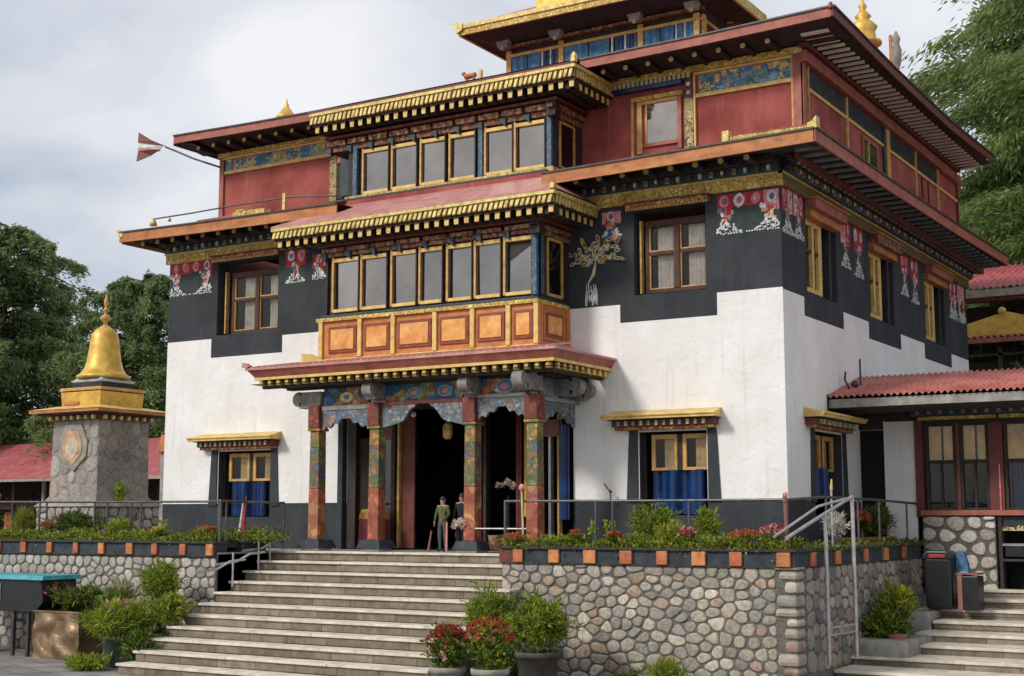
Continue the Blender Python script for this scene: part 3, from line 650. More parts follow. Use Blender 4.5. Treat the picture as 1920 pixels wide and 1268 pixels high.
# ---- gold carved beam round the wall top, dentils, soffit
q = MB()
q.box(-13.86, .06, -.07, .0-.002, 5.98, 6.17, 'gold_carved'); q.box(-13.88, .08, -.10, -.002, 6.17, 6.20, 'gold')
q.build('cornice_beam', B)
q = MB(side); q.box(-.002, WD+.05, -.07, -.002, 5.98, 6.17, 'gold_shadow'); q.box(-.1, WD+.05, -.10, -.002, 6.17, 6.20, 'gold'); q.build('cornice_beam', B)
def dentils(u0, u1, T, z=6.20):
    q = MB(T); q.box(u0-.05, u1+.05, -.16, -.002, z, z+.13, 'teal_beam'); q.box(u0-.05, u1+.05, -.34, -.002, z+.131, z+.25, 'dark_wood')
    n = int((u1-u0)/.20)
    for i in range(n):
        a = u0+(i+.5)*(u1-u0)/n
        q.box(a-.032, a+.032, -.21, -.16, z+.015, z+.115, 'grey_carving' if i % 3 else 'gold_shadow'); q.box(a-.02, a+.02, -.225, -.211, z+.035, z+.09, 'frieze_white' if i % 2 else 'gold_shadow')
    return q.build('dentil_row', B, .004)
dentils(-13.78, -.02, None); dentils(.1, WD, side)
def joists(u0, u1, T, z, y0, y1, sp, r=.05, m='gold', square=False, name='rafter', body='dark_wood'):
    n = int((u1-u0)/sp)
    for i in range(n):
        a = u0+(i+.5)*(u1-u0)/n; q = MB(T)
        if square: q.box(a-r, a+r, y0, y1, z-r, z+r, body); q.box(a-r*.98, a+r*.98, y0-.012, y0-.001, z-r*.95, z+r*.95, m)
        else: q.cyl((a, y0, z), (a, y1, z), r, r, 10, body); q.cyl((a, y0-.015, z), (a, y0-.001, z), r*.96, r*.90, 10, m)
        q.build(name, B)

# ---- lower main eave (over white storey)
LE = .95
def eave_slab(name, x0, x1, y0, y1, zb, th, fascia, edge='dark_metal', T=None, lift=0, roofz=None):
    q = MB(T); q.box(x0, x1, y0, y0+.05, zb, zb+th, fascia); q.box(x0-.02, x1+.02, y0-.03, y0+.05, zb+th+.001, zb+th+.028, edge)
    return q.build(name, B, .006)
# fascia with the slight upturn seen in the photograph at its ends
def fascia_curve(pts, T, y0, th, m, edge='dark_metal', name='fascia', parent=None, ow=.05, board=.035):
    q = MB(T)
    for (a, za), (b, zb) in zip(pts[:-1], pts[1:]):
        def bx(ya, yb, o0, o1, mm):
            vs = [(a, ya, za+o0), (b, ya, zb+o0), (b, yb, zb+o0), (a, yb, za+o0), (a, ya, za+o1), (b, ya, zb+o1), (b, yb, zb+o1), (a, yb, za+o1)]
            q.add(vs, [(0, 3, 2, 1), (4, 5, 6, 7), (0, 1, 5, 4), (1, 2, 6, 5), (2, 3, 7, 6), (3, 0, 4, 7)], mm)
        bx(y0, y0+board, 0, th, m); bx(y0-.03, y0+board, th, th+.03, edge)
    return q.build(name, parent or B)
zl = 6.34
fascia_curve([(-14.35, zl+.03), (-12, zl-.01), (-8.5, zl-.04)], None, -LE, .20, 'orange_fascia')
fascia_curve([(-3.98, zl-.05), (-2.5, zl-.03), (.93, zl+.03)], None, -LE, .20, 'orange_fascia')
fascia_curve([(-.95, zl+.03), (3, zl+.03), (8, zl+.08), (12.5, zl+.16)], lambda v: side((v[0], v[1], v[2])), -LE, .20, 'red_fascia')
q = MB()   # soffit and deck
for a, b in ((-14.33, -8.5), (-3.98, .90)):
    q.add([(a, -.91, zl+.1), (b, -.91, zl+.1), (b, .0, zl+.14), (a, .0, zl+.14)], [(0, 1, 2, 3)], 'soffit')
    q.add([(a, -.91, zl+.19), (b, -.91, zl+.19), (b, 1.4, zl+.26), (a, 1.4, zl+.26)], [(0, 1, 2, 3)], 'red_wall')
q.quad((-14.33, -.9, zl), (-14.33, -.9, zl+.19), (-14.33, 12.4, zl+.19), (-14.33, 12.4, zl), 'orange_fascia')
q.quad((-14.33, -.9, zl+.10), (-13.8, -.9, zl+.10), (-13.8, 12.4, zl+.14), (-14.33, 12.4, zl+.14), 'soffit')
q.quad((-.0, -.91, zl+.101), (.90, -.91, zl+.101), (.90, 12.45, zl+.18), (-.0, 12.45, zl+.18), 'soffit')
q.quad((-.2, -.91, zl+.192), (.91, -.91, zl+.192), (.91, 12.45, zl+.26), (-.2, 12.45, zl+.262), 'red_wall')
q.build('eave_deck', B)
q = MB()   # closes the corner at the far end of the side eave
q.box(0, .9, 12.44, 12.48, zl+.16, zl+.36, 'red_fascia'); q.build('fascia', B)
joists(-14.2, -8.6, None, zl+.02, -.62, 0, .43, .055); joists(-3.7, -.1, None, zl+.02, -.62, 0, .43, .055)
def rafters_side(y0, y1, z0, xa, xb, sp, m, h=.05, wd=.05, name='rafter'):
    n = int((y1-y0)/sp)
    for i in range(n):
        y = y0+(i+.5)*(y1-y0)/n; q = MB(); q.box(xa, xb, y-wd/2, y+wd/2, z0-h, z0, m); q.build(name, B)
mat('rafter_pale', (.74, .68, .54), (.86, .80, .66), 6, .8, .2, wear=.5)
mat('rafter_slate', (.11, .12, .13), (.2, .21, .215), 6, .7, .2)
rafters_side(-.6, 12.2, zl+.10, .42, .86, .40, 'rafter_slate', .035, .12)
q = MB(); q.box(.36, .42, -.3, 12.3, zl-.02, zl+.09, 'maroon'); q.box(.22, .30, -.25, 12.3, 6.33, 6.40, 'dark_wood'); q.build('soffit_beam', B)
q = MB(); rg = random.Random(2)
for i in range(95):
    y = .0+i*.13; q.box(.30, .345, y, y+.045, 6.30, 6.37, 'gold_shadow' if i % 2 else 'grey_carving')
q.build('dentil_row', B)
# gilded plates on the eave edge and its corner horn
q = MB(); q.box(-.50, .82, -.90, -.82, zl+.235, zl+.32, 'gold_carved'); q.box(-.50, .82, -.905, -.82, zl+.321, zl+.335, 'red_fascia'); q.box(-.62, -.5, -.93, -.80, zl+.235, zl+.42, 'gold')
q.prism([(.82, zl+.24), (.98, zl+.24), (.97, zl+.44), (.90, zl+.36), (.82, zl+.33)], -.97, -.80, 'gold'); q.build('eave_ornament', B, .008)
q = MB(); q.box(-12.2, -10.2, -.88, -.8, zl+.22, zl+.28, 'red_fascia'); q.box(-11.2, -10.35, -.90, -.80, zl+.22, zl+.32, 'gold_carved'); q.box(-11.1, -10.9, -.91, -.80, zl+.321, zl+.36, 'gold_carved'); q.build('eave_ornament', B, .008)
q = MB(); q.prism([(-14.52, zl+.30), (-14.42, zl+.27), (-14.33, zl+.12), (-14.25, zl+.14), (-14.25, zl+.26), (-14.36, zl+.30)], -.97, -.88, 'gold'); q.build('eave_ornament', B)

# ================================================================== LOWER BAY
by = -1.1; X0, X1 = -8.6, -3.97
bay = MB()
bay.box(X0-.18, X1, by, -.002, 3.40, 3.52, 'yellow_trim'); bay.box(X0-.18, X1, by+.03, -.002, 3.521, 4.22, 'orange_frame')
bay.box(X0-.20, X1+.02, by-.03, -.002, 4.221, 4.29, 'gold_carved'); bay.box(X0-.1, X1, by-.0, -.002, 4.291, 4.35, 'teal_beam')
BAY = bay.build('bay_window', B, .006)
BAY['label'] = 'projecting gallery with orange panels above the porch roof'
# orange panels
pxs = [-8.62, -7.78, -7.02, -6.10, -5.30, -4.56, -3.99]
for i, (a, b) in enumerate(zip(pxs[:-1], pxs[1:])):
    q = MB(); q.box(a+.10, b-.08, by+.004, by+.028, 3.62, 4.12, 'brick_red'); q.box(a+.16, b-.14, by-.012, by+.003, 3.68, 4.06, 'orange_panel'); q.build('panel', BAY, .01)
for a in pxs[1:-1]+[-8.70, -4.0]: q = MB(); q.box(a-.045, a+.045, by-.02, by+.029, 3.522, 4.22, 'yellow_trim'); q.build('stile', BAY, .006)
q = MB(side); xs = lambda a: a   # side panel of the bay, drawn facing +x at x=X1
def bayside(v, X=X1): return (X-v[1], v[0], v[2])
q = MB(bayside); q.box(-.93, -.18, -.02, -.002, 3.60, 4.14, 'orange_frame'); q.box(-.86, -.26, -.03, -.021, 3.66, 4.09, 'brick_red'); q.box(-.80, -.33, -.045, -.031, 3.72, 4.03, 'orange_panel'); q.build('panel', BAY, .006)
q = MB(bayside); q.box(-1.09, -.96, -.03, -.002, 3.5, 4.22, 'orange_frame'); q.box(-.12, -.02, -.03, -.002, 3.5, 4.22, 'orange_frame'); q.build('stile', BAY, .006)
def glazed_bay(P, y, edges, z0, z1, posts, X1, depth, name_open):
    """frames + grey panes: edges = list of (u0,u1)"""
    for a, b in edges:
        f = MB(); w = .045
        f.box(a-w, a, y-.02, y+.06, z0-.05, z1+.10, 'ochre_wood'); f.box(b, b+w*.6, y-.02, y+.06, z0-.05, z1+.10, 'dark_wood')
        f.box(a, b, y-.02, y+.06, z0-.06, z0, 'yellow_trim'); f.box(a, b, y-.02, y+.06, z1, z1+.07, 'yellow_trim'); f.box(a, a+.03, y+.01, y+.06, z0, z1, 'dark_wood')
        fr = f.build('window_frame', P, .005)
        d1_, d2_, d3_ = [random.uniform(-.012, .012) for _ in range(3)]; p = MB(); p.quad((a+.03, y+.045+d1_, z0), (b, y+.045+d2_, z0), (b, y+.045+d2_+d3_, z1), (a+.03, y+.045+d1_+d3_, z1), 'blind_grey'); p.build('pane', P)
    for u in posts: q = MB(); q.box(u-.05, u+.05, y-.035, y+.05, z0-.08, z1+.2, 'blue_post'); q.build('post', P, .005)
e2 = [(-8.4, -7.83), (-7.73, -7.18), (-7.04, -6.52), (-6.41, -5.95), (-5.81, -5.32), (-5.22, -4.72), (-4.61, -4.09)]
q = MB(); q.box(X0, X1, by+.06, by+.10, 4.351, 5.62, 'dark_wood'); q.box(X0, X0+.04, by, 0, 4.351, 5.6, 'dark_wood'); q.build('back_board', BAY)
glazed_bay(BAY, by, e2, 4.44, 5.33, [X1-.05], X1, 1.1, None)
q = MB(bayside); q.box(-1.04, -.02, .0, .04, 4.351, 5.6, 'dark_wood'); q.box(-.80, -.76, -.03, -.001, 4.40, 5.40, 'ochre_wood'); q.box(-.30, -.26, -.03, -.001, 4.40, 5.40, 'ochre_wood'); q.box(-.76, -.30, -.03, -.001, 4.38, 4.43, 'ochre_wood'); q.box(-.76, -.30, -.03, -.001, 5.36, 5.41, 'ochre_wood'); q.box(-1.0, -.92, -.03, -.001, 4.38, 5.5, 'blue_post'); q.build('window_frame', BAY)
q = MB(bayside); q.quad((-.76, -.004, 4.43), (-.30, -.004, 4.43), (-.30, -.004, 5.36), (-.76, -.004, 5.36), 'dark_glass'); q.build('pane', BAY)
def carved_header(P, x0, x1, y, z0, z1, Xe, yb):
    q = MB(); n = int((x1-x0)/.52)
    q.box(x0, x1, y+.04, yb, z0, z1, 'dark_wood')
    for i in range(n):
        a = x0+(x1-x0)*i/n; b = a+(x1-x0)/n
        q.box(a+.01, b-.05, y-.03, y+.039, z0+.02, z0+(z1-z0)*.45, 'carved_wood'); q.box(a-.03, b-.10, y-.10, y+.039, z0+(z1-z0)*.48, z1-.03, 'carved_wood')
        q.prism([(a-.08, z0+.03), (a+.05, z0-.06), (a+.05, z0+.1), (a-.08, z0+.1)], y-.08, y+.03, 'teal_beam')
    q.box(x0-.05, x1+.05, y-.16, y+.04, z1, z1+.05, 'maroon')
    # side run
    q.box(Xe+.001, Xe+.03, y, yb, z0, z0+(z1-z0)*.45, 'carved_wood'); q.box(Xe+.001, Xe+.10, y, yb, z0+(z1-z0)*.48, z1-.03, 'carved_wood'); q.box(Xe+.051, Xe+.16, y-.16, yb, z1, z1+.05, 'maroon')
    q.box(Xe-.08, Xe+.12, y-.14, y+.06, z0-.02, z1, 'dark_wood'); q.box(Xe-.03, Xe+.09, y-.20, y-.141, z0+.12, z1-.08, 'gold_shadow')
    return q.build('carved_beam', P, .006)
carved_header(BAY, X0, X1, by, 5.42, 5.62, X1, -.002)

# tile-ended gilt roof edge with hanging dentil blocks
def gilt_edge(P, x0, x1, y, zb, zt, yback, both=True, left=False, dz=.15):
    H = zt-zb
    def run(T, a, b):
        q = MB(T); q.box(a, b, .03, .06, zb+.01, zt-.02, 'gold_shadow'); q.box(a-.02, b+.02, -.03, .06, zt-.06, zt, 'gold')
        n = int(round((b-a)/.105)); w = (b-a)/n
        for i in range(n):
            u = a+w*(i+.12)+random.uniform(-.008, .008); zq = zb+random.uniform(-.012, .008)
            q.add([(u, .0, zt-.062), (u+w*.62, .0, zt-.062), (u+w*.22, -.01, zq+.02), (u-w*.30, -.01, zq+.02), (u+.0, .03, zt-.062), (u+w*.62, .03, zt-.062), (u+w*.22, .03, zq+.02), (u-w*.30, .03, zq+.02)],
                  [(0, 3, 2, 1), (0, 4, 7, 3), (1, 2, 6, 5), (3, 7, 6, 2)], 'gold')
            q.ball((u-w*.02, .005, zq+.03), w*random.uniform(.24, .34), 'gold', 6, (1, .6, .9))
        q.box(a, b, .061, .075, zb-.03, zt, 'dark_wood'); q.build('gilt_edge', P)
        n = int(round((b-a)/.215)); w = (b-a)/n; sep = (b-a) > 4; q = MB(T)
        for i in range(n):
            if sep: q = MB(T)
            u = a+w*(i+.5)+random.uniform(-.007, .007); q.box(u-.052, u+.052, .10, .28, zb-dz-.0, zb-dz+.13, 'dark_wood')
            q.add([(u-.042, .088, zb-dz+.01), (u+.042, .088, zb-dz+.01), (u+.052, .088, zb-dz+.13), (u-.052, .088, zb-dz+.13), (u-.042, .10, zb-dz+.01), (u+.042, .10, zb-dz+.01), (u+.052, .10, zb-dz+.13), (u-.052, .10, zb-dz+.13)], [(0, 1, 2, 3), (0, 4, 5, 1), (1, 5, 6, 2), (3, 7, 4, 0)], 'yellow_trim')
            if sep: q.build('dentil_block', P)
        if not sep: q.build('dentil_row', P, .003)
    run(lambda v: (v[0], y+v[1], v[2]), x0, x1)
    run(lambda v: (x1-v[1], v[0], v[2]), y+.09, yback)
    if left:
        q = MB(); q.box(x0, x0+.05, y+.07, yback, zb, zt, 'gold'); q.build('gilt_edge', P)
RB = MB()   # lower bay roof
def hip(q, x0, x1, y0, z0, xa, xb, y1, z1, m, mu='soffit', zs=None):
    q.quad((x0, y0, z0), (x1, y0, z0), (xb, y1, z1), (xa, y1, z1), m); q.add([(x1, y0, z0), (x1, y1, z0), (xb, y1, z1)], [(0, 1, 2)], m); q.add([(x0, y1, z0), (x0, y0, z0), (xa, y1, z1)], [(0, 1, 2)], m)
    zs = zs if zs is not None else z0-.22
    q.quad((x0, y0+.08, zs), (x0, y1, zs), (x1-.08, y1, zs), (x1-.08, y0+.08, zs), mu)
hip(RB, -9.52, -3.34, -1.63, 6.045, -9.0, -4.5, .24, 6.82, 'pink_roof', zs=5.80)
RB.box(-9.52, -3.34, -1.635, -1.55, 6.01, 6.044, 'pink_roof'); RB.box(-9.0, -4.45, .0, .239, 6.3, 6.81, 'red_wall')
RB2 = RB.build('roof', B); gilt_edge(RB2, -9.5, -3.36, -1.6, 5.80, 6.01, -.002, left=True)
q = MB(); q.box(X0-.3, X1+.32, -1.36, -.002, 5.675, 5.79, 'dark_wood'); q.build('soffit_beam', B)

# ================================================================== UPPER BAY
uy = .25; V0, V1 = -9.22, -4.42
q = MB(); q.box(V0, V1, uy+.06, 1.34, 6.83, 8.1, 'dark_wood'); q.box(V0, V1+.02, uy-.05, 1.34, 6.87, 6.95, 'gold_carved'); q.box(V0-.3, V1-.05, uy-.2, uy+.05, 6.83, 6.869, 'teal_beam')
UB = q.build('bay_window', B, .005); UB['label'] = 'upper glazed gallery between the two red walls'
e3 = [(-8.78, -8.18), (-8.06, -7.5), (-7.37, -6.83), (-6.69, -6.14), (-5.88, -5.31), (-5.22, -4.61)]
glazed_bay(UB, uy, e3, 7.02, 7.80, [-6.0, -4.5, -8.99], V1, 1.1, None)
q = MB(); rg = random.Random(8)
for i in range(24):
    u = V0+.1+i*.195; q.box(u, u+.12*rg.uniform(.6, 1.2), uy-.14, uy-.051, 6.74+rg.uniform(-.03, .02), 6.868, rg.choice(('dark_wood', 'grey_carving', 'teal_beam', 'cap_dark')))
q.build('ledge_bracket', UB, .01)
def ub(v): return (V1-v[1], v[0], v[2])
q = MB(ub); q.box(.45, .49, -.03, -.001, 6.98, 7.85, 'ochre_wood'); q.box(.98, 1.02, -.03, -.001, 6.98, 7.85, 'ochre_wood'); q.box(.49, .98, -.03, -.001, 6.97, 7.01, 'ochre_wood'); q.box(.49, .98, -.03, -.001, 7.82, 7.86, 'ochre_wood'); q.build('window_frame', UB)
q = MB(ub); q.quad((.49, -.004, 7.01), (.98, -.004, 7.01), (.98, -.004, 7.82), (.49, -.004, 7.82), 'dark_glass'); q.build('pane', UB)
carved_header(UB, V0-.4, V1, uy, 7.90, 8.16, V1, 1.34)
RU = MB(); hip(RU, -9.80, -3.68, -.28, 8.665, -9.3, -4.6, 1.36, 8.90, 'red_wall', zs=8.42)
RU.box(-9.80, -3.68, -.285, -.2, 8.63, 8.664, 'maroon')
RU2 = RU.build('roof', B); gilt_edge(RU2, -9.76, -3.70, -.25, 8.40, 8.63, 1.33, left=True, dz=.16)
q = MB(); q.box(V0-.5, V1+.35, -.02, 1.34, 8.26, 8.40, 'dark_wood'); q.build('soffit_beam', B)
q = MB(); q.prism([(-3.75, 8.66), (-3.66, 8.66), (-3.66, 8.80), (-3.69, 8.84), (-3.74, 8.78)], -.30, -.2, 'gold'); q.build('eave_ornament', RU2)
q = MB(); q.prism([(-3.42, 6.03), (-3.32, 6.03), (-3.31, 6.10), (-3.38, 6.13)], -1.66, -1.56, 'gold'); q.build('eave_ornament', RB2)

# ================================================================== RED STOREY
ry = 1.35
q = MB(); q.quad((-13.68, ry, 6.5), (-.06, ry, 6.5), (-.06, ry, 8.75), (-13.68, ry, 8.75), 'red_wall')
q.quad((-13.68, ry, 6.5), (-13.68, ry, 8.9), (-13.68, 12, 8.9), (-13.68, 12, 6.5), 'red_wall')
q.quad((-.06, ry, 6.5), (-.06, 11.95, 6.5), (-.06, 11.95, 8.75), (-.06, ry, 8.75), 'red_wall'); q.quad((-.06, 11.95, 6.5), (-13.68, 11.95, 6.5), (-13.68, 11.95, 8.75), (-.06, 11.95, 8.75), 'red_wall')
q.build('red_storey_wall', B)
def fp(name, boxes, bev=.005, T=None, parent=None):
    if name not in ('window', 'pane', 'door') and len(boxes) > 1:
        for b in boxes: r_ = fp(name, [b], bev, T, parent)
        return r_
    q = MB(T)
    for b in boxes: q.box(*b)
    return q.build(name, parent or B, bev)
fp('frieze', [(-13.52, -10.56, ry-.03, ry-.002, 8.30, 8.55, 'blue_frieze')]); fp('frieze', [(-2.0, -.24, ry-.03, ry-.002, 8.22, 8.56, 'blue_frieze')])
fp('frieze_border', [(-13.54, -10.5, ry-.045, ry-.002, 8.22, 8.295, 'yellow_trim'), (-13.6, -10.3, ry-.06, ry-.002, 8.555, 8.60, 'yellow_trim'), (-13.7, -10.2, ry-.10, ry-.002, 8.601, 8.70, 'gold_carved'),
   (-2.06, -.24, ry-.045, ry-.002, 8.14, 8.215, 'yellow_trim'), (-2.1, -.2, ry-.06, ry-.002, 8.565, 8.61, 'yellow_trim'), (-3.9, -.02, ry-.11, ry-.002, 8.611, 8.73, 'gold_carved')])
fp('corner_post', [(-13.69, -13.56, ry-.05, ry-.002, 6.8, 8.60, 'red_fascia'), (-.20, -.02, ry-.06, ry+.08, 6.8, 8.60, 'red_fascia'), (-.245, -.205, ry-.04, ry-.002, 6.8, 8.6, 'ochre_wood')])
painted('script_panel', ['#d8bc70', '#dcc07a', '#e4cc8a', '#4a4030'], 9, '#6a5a38', warp=.8, lw=.03)
fp('ornament_strip', [(-10.50, -10.32, ry-.06, ry-.002, 7.2, 8.55, 'script_panel'), (-2.27, -2.10, ry-.06, ry-.002, 7.2, 8.15, 'script_panel'), (-2.27, -2.10, ry-.06, ry-.002, 8.151, 8.6, 'maroon'), (-2.09, -2.055, ry-.06, ry-.002, 7.1, 8.6, 'yellow_trim')])
fp('ornament_strip', [(-2.22, -2.15, ry-.075, ry-.061, 8.22, 8.29, 'frieze_white'), (-2.22, -2.15, ry-.075, ry-.061, 8.38, 8.45, 'frieze_white')])
fp('post', [(-10.15, -9.98, ry-.25, ry-.002, 7.2, 7.95, 'dark_wood'), (-10.10, -9.85, ry-.32, ry-.002, 7.951, 8.10, 'corbel_orange'), (-9.95, -9.55, ry-.4, ry-.002, 7.2, 8.4, 'teal_beam'), (-10.3, -9.3, ry-.5, ry-.26, 8.2, 8.4, 'dark_wood')])
# red-storey front window
fw = fp('window', [(-3.24, -3.14, ry-.05, ry-.002, 7.25, 8.24, 'ochre_wood'), (-2.42, -2.34, ry-.05, ry-.002, 7.25, 8.24, 'red_fascia'), (-3.14, -2.42, ry-.05, ry-.002, 7.36, 7.43, 'red_fascia'), (-3.14, -2.42, ry-.05, ry-.002, 8.17, 8.24, 'ochre_wood'), (-3.34, -2.3, ry-.09, ry-.002, 8.241, 8.32, 'gold_carved'), (-3.37, -3.31, ry-.04, ry-.002, 7.2, 8.24, 'ochre_wood'), (-3.08, -3.04, ry-.03, ry-.002, 7.43, 8.17, 'ochre_wood')])
fp('pane', [(-3.04, -2.42, ry-.02, ry-.003, 7.43, 8.17, 'blind_grey')], 0, parent=fw)
q = MB(); n = 20
for i in range(n):
    a = -3.95+i*.093; q.box(a, a+.06, ry-.14, ry-.111, 8.52, 8.61, 'frieze_cream')
q.box(-4.0, -2.3, ry-.13, ry-.002, 8.44, 8.519, 'curtain_blue'); q.build('valance', fw)
# side of the red storey
def rs(v): return (-.06-v[1], v[0], v[2])
fp('side_post', [(a, b, -.05, -.002, 6.6, 8.45, m_) for a, b, m_ in ((ry-.06, ry+.10, 'red_fascia'), (1.56, 1.60, 'ochre_wood'), (3.66, 3.74, 'ochre_wood'), (6.0, 6.12, 'teal_beam'), (6.2, 6.42, 'ochre_wood'), (8.3, 8.38, 'ochre_wood'), (10.1, 10.18, 'ochre_wood'), (11.85, 11.95, 'maroon'))], .005, rs)
fp('side_beam', [(ry-.08, 11.98, -.12, -.002, 8.46, 8.66, 'red_fascia'), (1.6, 6.0, -.04, -.002, 8.02, 8.08, 'yellow_trim'), (6.4, 11.85, -.04, -.002, 8.02, 8.08, 'yellow_trim')], .005, rs)
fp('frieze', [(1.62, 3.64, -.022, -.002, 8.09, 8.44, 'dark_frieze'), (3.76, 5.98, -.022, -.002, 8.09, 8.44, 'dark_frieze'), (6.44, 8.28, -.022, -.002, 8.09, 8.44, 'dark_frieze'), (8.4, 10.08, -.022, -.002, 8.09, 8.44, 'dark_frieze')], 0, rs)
w_s = fp('window', [(4.62, 4.70, -.04, -.002, 7.0, 7.95, 'red_fascia'), (5.55, 5.63, -.04, -.002, 7.0, 7.95, 'red_fascia'), (4.70, 5.55, -.04, -.002, 7.88, 7.95, 'red_fascia'), (4.98, 5.03, -.04, -.002, 7.0, 7.88, 'ochre_wood')], .005, rs)
fp('pane', [(4.70, 5.55, -.015, -.002, 7.0, 7.88, 'blind_grey')], 0, rs, w_s)
fp('side_post', [(8.85, 8.90, -.03, -.002, 6.7, 8.0, 'maroon'), (9.35, 9.40, -.03, -.002, 6.7, 8.0, 'maroon')], 0, rs)

# ---- top eave
zt = 8.78; TY = .42; TX = .84
fascia_curve([(-14.25, zt+.05), (-12, zt), (-9.6, zt-.03)], None, TY, .16, 'red_fascia')
fascia_curve([(-3.95, zt-.02), (-1.5, zt), (.80, zt+.06)], None, TY, .16, 'red_fascia')
fascia_curve([(TY-.0, zt+.07), (4, zt-.02), (8, zt-.04), (11.85, zt+.10)], side, -TX, .16, 'maroon')
q = MB()
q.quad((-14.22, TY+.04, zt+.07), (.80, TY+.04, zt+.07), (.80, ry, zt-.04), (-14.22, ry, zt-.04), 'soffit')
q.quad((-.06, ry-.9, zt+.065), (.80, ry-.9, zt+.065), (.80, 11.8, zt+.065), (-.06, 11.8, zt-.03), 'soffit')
q.quad((-14.25, TY, zt+.18), (.82, TY, zt+.18), (-3.2, 5.0, zt+.75), (-10.2, 5.0, zt+.75), 'red_wall')
q.quad((.82, TY, zt+.18), (.82, 11.85, zt+.20), (-3.2, 9, zt+.75), (-3.2, 5, zt+.75), 'red_wall')
q.quad((-14.25, TY, zt+.18), (-10.2, 5, zt+.75), (-10.2, 9, zt+.75), (-14.25, 11.85, zt+.18), 'red_wall')
q.quad((-10.2, 5, zt+.75), (-3.2, 5, zt+.75), (-3.2, 9, zt+.75), (-10.2, 9, zt+.75), 'red_wall')
q.quad((-14.25, 11.85, zt+.18), (-10.2, 9, zt+.75), (-3.2, 9, zt+.75), (.82, 11.85, zt+.2), 'red_wall')
q.quad((-14.25, TY, zt), (-14.25, TY, zt+.2), (-14.25, 11.8, zt+.2), (-14.25, 11.8, zt), 'red_fascia')
q.quad((-14.22, TY, zt+.07), (-14.22, 11.8, zt+.07), (-13.68, 11.8, zt-.03), (-13.68, TY, zt-.03), 'soffit')
q.build('roof', B)
joists(-14.0, -9.5, None, zt-.05, .72, ry, .42, .050); joists(-3.85, -.2, None, zt-.05, .72, ry, .42, .050)
rafters_side(.75, 11.8, zt+.02, .12, .60, .27, 'rafter_pale', .035, .085, 'eave_slat')
q = MB(); q.box(-.03, .12, ry-.2, 11.7, zt-.09, zt-.03, 'maroon'); q.build('soffit_beam', B)
q = MB(); q.cyl((.80, .42, zt+.2), (.80, .42, zt+.30), .05, .03, 8, 'brick_red'); q.build('eave_ornament', B)

# ================================================================== ROOF PAVILION
PV = MB(); px0, px1, py0, py1 = -7.45, -2.9, 3.5, 4.9
PV.box(px0, px1, py0+.05, py1, 9.0, 10.95, 'dark_wood')
for a in (px0, -6.15, -4.28, px1-.14): PV.box(a, a+.12, py0-.02, py0+.049, 9.0, 10.62, 'yellow_trim' if a in (px1-.14,) else 'ochre_wood')
PV.box(px0, px1, py0-.03, py0+.049, 10.46, 10.53, 'ochre_wood'); PV.box(px0-.1, px1+.1, py0-.10, py0+.049, 10.66, 10.72, 'carved_wood')
PV.box(px1+.001, px1+.05, py0, py1, 10.46, 10.53, 'ochre_wood'); PV.box(px1+.001, px1+.06, py0+.06, py0+.2, 9.0, 10.6, 'ochre_wood'); PV.box(px1+.001, px1+.05, py1-.2, py1, 9.0, 10.6, 'ochre_wood')
PVo = PV.build('pavilion', B, .006); PVo['label'] = 'small roof pavilion with blue curtained windows and gilded hipped eaves'
for a, b in ((px0+.14, -6.17), (-6.01, -4.30), (-4.14, px1-.16)):
    curtain('curtain', a, a+(b-a)*.62, 9.3, 10.455, py0-.0, 'curtain_sky', PVo, None, 5, .02)
    fp('mullion', [(a+(b-a)*k, a+(b-a)*k+.03, py0-.03, py0+.02, 9.3, 10.455, 'frieze_white' if k > .6 else 'dark_wood') for k in (.33, .66, .84)], 0, parent=PVo)
    curtain('curtain', a+(b-a)*.7, b, 9.3, 10.455, py0-.0, 'curtain_blue' if a < -5 else 'curtain_sky', PVo, None, 3, .02)
q = MB()
for a in (px0+.05, -6.1, -4.24, px1-.08): q = MB(); q.prism([(a-.10, 10.62), (a+.10, 10.62), (a+.16, 10.78), (a-.16, 10.78)], py0-.28, py0-.1, 'grey_carving'); q.ball((a, py0-.25, 10.61), .05, 'frieze_cream', 8); q.build('bracket', PVo, .006)
ex0, ex1, ey0, ey1, ez = -8.12, -2.28, 2.66, 5.5, 10.84
q = MB()
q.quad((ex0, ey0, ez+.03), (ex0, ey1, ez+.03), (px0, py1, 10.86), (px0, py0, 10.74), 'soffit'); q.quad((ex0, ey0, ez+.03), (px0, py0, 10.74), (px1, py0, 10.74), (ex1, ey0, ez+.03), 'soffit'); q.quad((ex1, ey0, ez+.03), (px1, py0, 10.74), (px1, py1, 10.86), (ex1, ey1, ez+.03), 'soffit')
q.quad((ex0, ey0, ez+.22), (ex1, ey0, ez+.22), (-4.2, 4, 11.75), (-6.2, 4, 11.75), 'old_red_roof'); q.quad((ex1, ey0, ez+.22), (ex1, ey1, ez+.22), (-4.2, 4.2, 11.75), (-4.2, 4, 11.75), 'old_red_roof')
q.quad((ex0, ey1, ez+.22), (ex0, ey0, ez+.22), (-6.2, 4, 11.75), (-6.2, 4.2, 11.75), 'old_red_roof'); q.quad((ex1, ey1, ez+.22), (ex0, ey1, ez+.22), (-6.2, 4.2, 11.75), (-4.2, 4.2, 11.75), 'old_red_roof')
q.build('roof', PVo)
q = MB(); q.box(ex0, ex1, ey0-.03, ey0+.02, ez, ez+.13, 'gold_carved'); q.box(ex0-.03, ex1+.03, ey0-.06, ey0+.02, ez+.131, ez+.225, 'gold'); q.box(ex0-.03, ex0+.02, ey0+.021, ey1, ez, ez+.22, 'gold'); q.box(ex1-.02, ex1+.03, ey0+.021, ey1, ez, ez+.22, 'gold'); q.box(ex0, ex1, ey1, ey1+.04, ez, ez+.22, 'gold')
